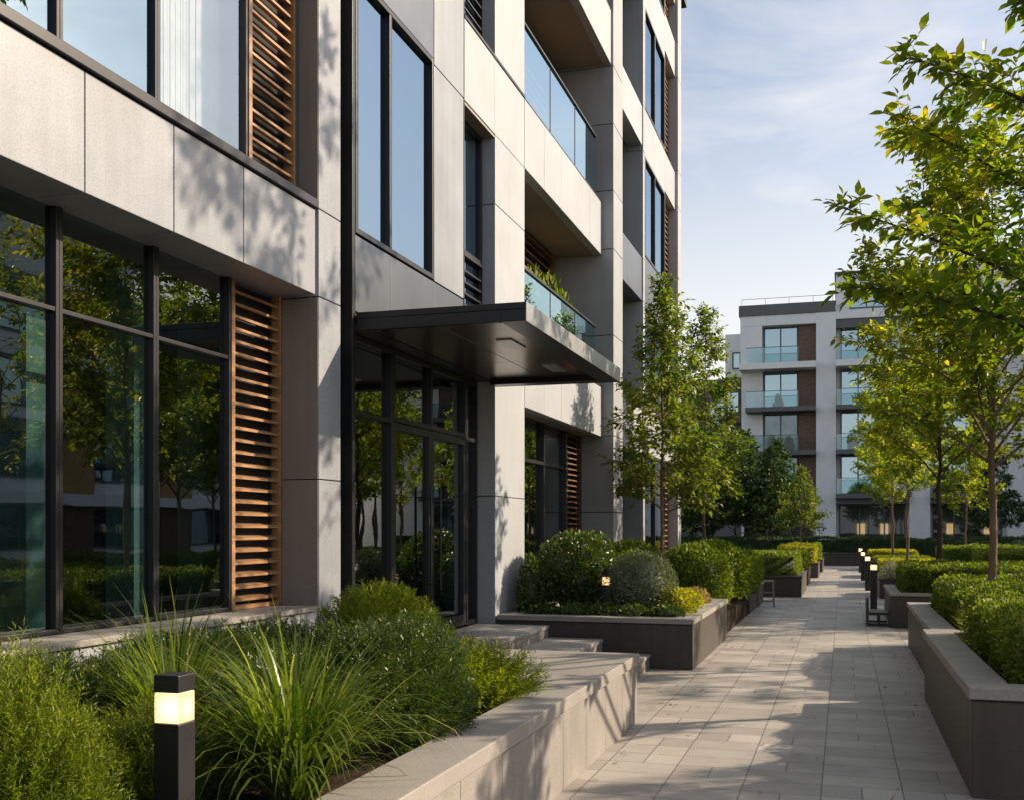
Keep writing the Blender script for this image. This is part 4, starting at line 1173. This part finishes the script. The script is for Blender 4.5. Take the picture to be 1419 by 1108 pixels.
m = MB(); m.box(-7.0, -.52, AY-.1, AY+13, 16.42, 17.15); m.build('parapet', M['grey_wall'], A)
m = MB()
for x in (-6.8, -5.2, -3.6, -2.0, -.7): m.tube([(x, AY+.1, 17.15), (x, AY+.1, 17.6)], .02, 5)
m.tube([(-6.8, AY+.1, 17.6), (-.7, AY+.1, 17.6)], .02, 5); m.build('roof_rail', M['steel_lt'], A)
m = MB(); m.box(-6.9, -1.8, AY, AY+.88, 15.7, 16.4); m.box(-6.9, -5.42, AY, AY+.88, 13.02, 15.69); m.build('front_wall', M['white_wall'], A)
# window columns between full-height pillars
FL = [1.0, 4.0, 7.0, 10.0, 13.0]
cols = [(-6.9, -1.8, 'L'), (-.5, 4.2, 'R'), (5.5, 10.2, 'R'), (11.5, 16.2, 'R'), (17.5, 22.2, 'R')]
m = MB()
for x0, x1 in ((-1.8, -.5), (4.2, 5.5), (10.2, 11.5), (16.2, 17.5), (22.2, 30)):
    m.box(x0, x1, AY-.05, AY+.88, 0, 16.4)
m.build('pillar', M['white_wall'], A)
for x0, x1, kind in cols:
    if kind == 'R':
        m = MB(); m.box(x0+.003, x1-.003, AY+.0, AY+.87, 15.9, 16.4); m.build('front_wall', M['white_wall'], A)
        m = MB(); m.box(x0+.003, x1-.003, AY+.1, AY+.86, 15.3, 15.89); m.build('lintel', M['grey_wall'], A)
    for k, z in enumerate(FL[1:]):
        top = z == 13.0
        # slab
        sl_ = MB(); sl_.box(x0+(.0 if top else .4 if kind == 'L' else .004), x1-.004, AY-(.9 if top else .8), AY+.86, z-.42 if top else z-.30, z)
        bo = sl_.build('balcony', M['white_wall'] if top else M['grey_wall'], A)
        gx0, gx1 = (x0+.45, x1-1.15) if kind == 'L' else (x0+.05, x1-1.1 if not top else x1-.1)
        g_ = MB(); yy = AY-.72
        g_.v = [(gx0, yy, z+.01), (gx1, yy, z+.01), (gx1, yy, z+1.05), (gx0, yy, z+1.05)]; g_.f = [(0,1,2,3)]
        g_.build('balustrade_pane', M['glass_rail_far'], bo)
        r_ = MB(); r_.box(gx0, gx1, yy-.02, yy+.02, z+1.05, z+1.09); r_.build('handrail', M['grey_wall'], bo)
        wz1 = z+2.66
        if kind == 'L':
            fwin(-5.35, -3.02, z+.02, wz1, AY+.8, (-4.2,))
            if not top:
                q = MB(); q.box(-6.6, -5.4, AY+.5, AY+.85, z, wz1); q.build('front_wall', M['white_wall'], A)
            c = MB(); c.box(-3.0, -1.81, AY+.45, AY+.85, z+.003, wz1); c.build('brown_cladding', M['clad'], A)
        else:
            fwin(x0+.3, x0+2.6, z+.02, wz1, AY+.8, (x0+1.45,), gl='glass_far')
            c = MB(); c.box(x0+2.62, x0+3.6, AY+.5, AY+.85, z+.003, wz1); c.build('brown_cladding', M['clad'], A)
            c = MB(); c.box(x0+3.62, x1-.004, AY+.5, AY+.85, z+.003, wz1); c.build('front_wall', M['white_wall'], A)
    # shop-like dark ground floor
    fwin(x0+.2, x1-.2, .1, 3.3, AY+.8, ((x0+x1)/2-.8, (x0+x1)/2+.8), gl='glass_dark')
    q = MB(); q.box(x0+.01, x1-.01, AY-.3, AY+.86, 3.32, 3.66); q.build('ground_floor_band', M['grey_wall'], A)
for x in (.9, 2.4, 6.6, 8.9, 13.3):
    q = MB(); q.box(x, x+.5, AY+.83, AY+.86, 1.3, 2.0); q.build('lit_window', M['warm_win'], A)
fwin(-8.0, -7.1, 9.9, 11.4, AY+1.5)
fwin(-7.6, -7.0, 13.0, 14.2, AY+1.57)
fwin(-9.3, -8.2, 9.0, 11.0, AY+2.15)

for (x, z, k), lb in zip(((-4.7, 7.0, 1.0), (-3.6, 7.0, .9), (-4.3, 10.0, .8), (.6, 7.0, 1.0), (1.4, 10.0, .9), (-3.3, 4.0, 1.0)),
        ('small plant at the left of the third floor balcony of the apartments', 'small plant at the middle of the third floor balcony of the apartments', 'small plant on the fourth floor balcony left of the white apartment pillar', 'small plant on the third floor balcony right of the white apartment pillar', 'small plant on the fourth floor balcony right of the white apartment pillar', 'small plant on the second floor balcony of the apartments')):
    plant(bp, 'balcony_plant', (x, AY-.3, z), lb, 'plant', 'plants on the apartment balconies', x, (k, .7*k, k))

# ============== block across the court (out of frame, mirrored in the windows)
O = empty('court_building', (26, 45, 0), 'ochre banded block across the court mirrored in the large windows', 'building')
m = MB(); m.box(26.4, 38, 16, 74, 0, 13.2); m.build('wall', M['white_wall'], O)
m = MB(); m.box(26.38, 36, 36, 48, 13.2, 15.4); m.build('penthouse', M['white_wall'], O)
for k in range(4):
    z = 3.2*k
    m = MB(); m.box(25.7, 26.39, 16, 74, z+2.75, z+3.3); m.build('band', M['grey_wall'] if k % 2 else M['white_wall'], O)
    m = MB()
    for j in range(7):
        m.box(26.2, 26.385, 17+j*8.2, 20+j*8.2, z+.02, z+2.74)
    m.build('cladding', M['ochre'] if k in (1, 2) else M['clad'], O)
    for j in range(7):
        y0 = 20.1+j*8.2
        m = MB(); m.box(26.3, 26.36, y0, y0+4.6, z+.7, z+2.7)
        wq = m.build('window', M['grey_wall'], O)
        g_ = MB()
        for q in range(3): g_.box(26.27, 26.295, y0+.1+q*1.5, y0+1.5+q*1.5, z+.8, z+2.6)
        g_.build('pane', M['glass_far'], wq)

# ==================================================================== RENDER
S.render.engine = 'CYCLES'
S.cycles.use_denoising = True
S.cycles.max_bounces = 9; S.cycles.diffuse_bounces = 4; S.cycles.glossy_bounces = 5
S.cycles.transmission_bounces = 6; S.cycles.transparent_max_bounces = 10
S.cycles.sample_clamp_indirect = 8; S.cycles.caustics_reflective = False; S.cycles.caustics_refractive = False
S.view_settings.view_transform = 'Standard'; S.view_settings.look = 'None'
S.view_settings.exposure = .72; S.view_settings.gamma = 1.0
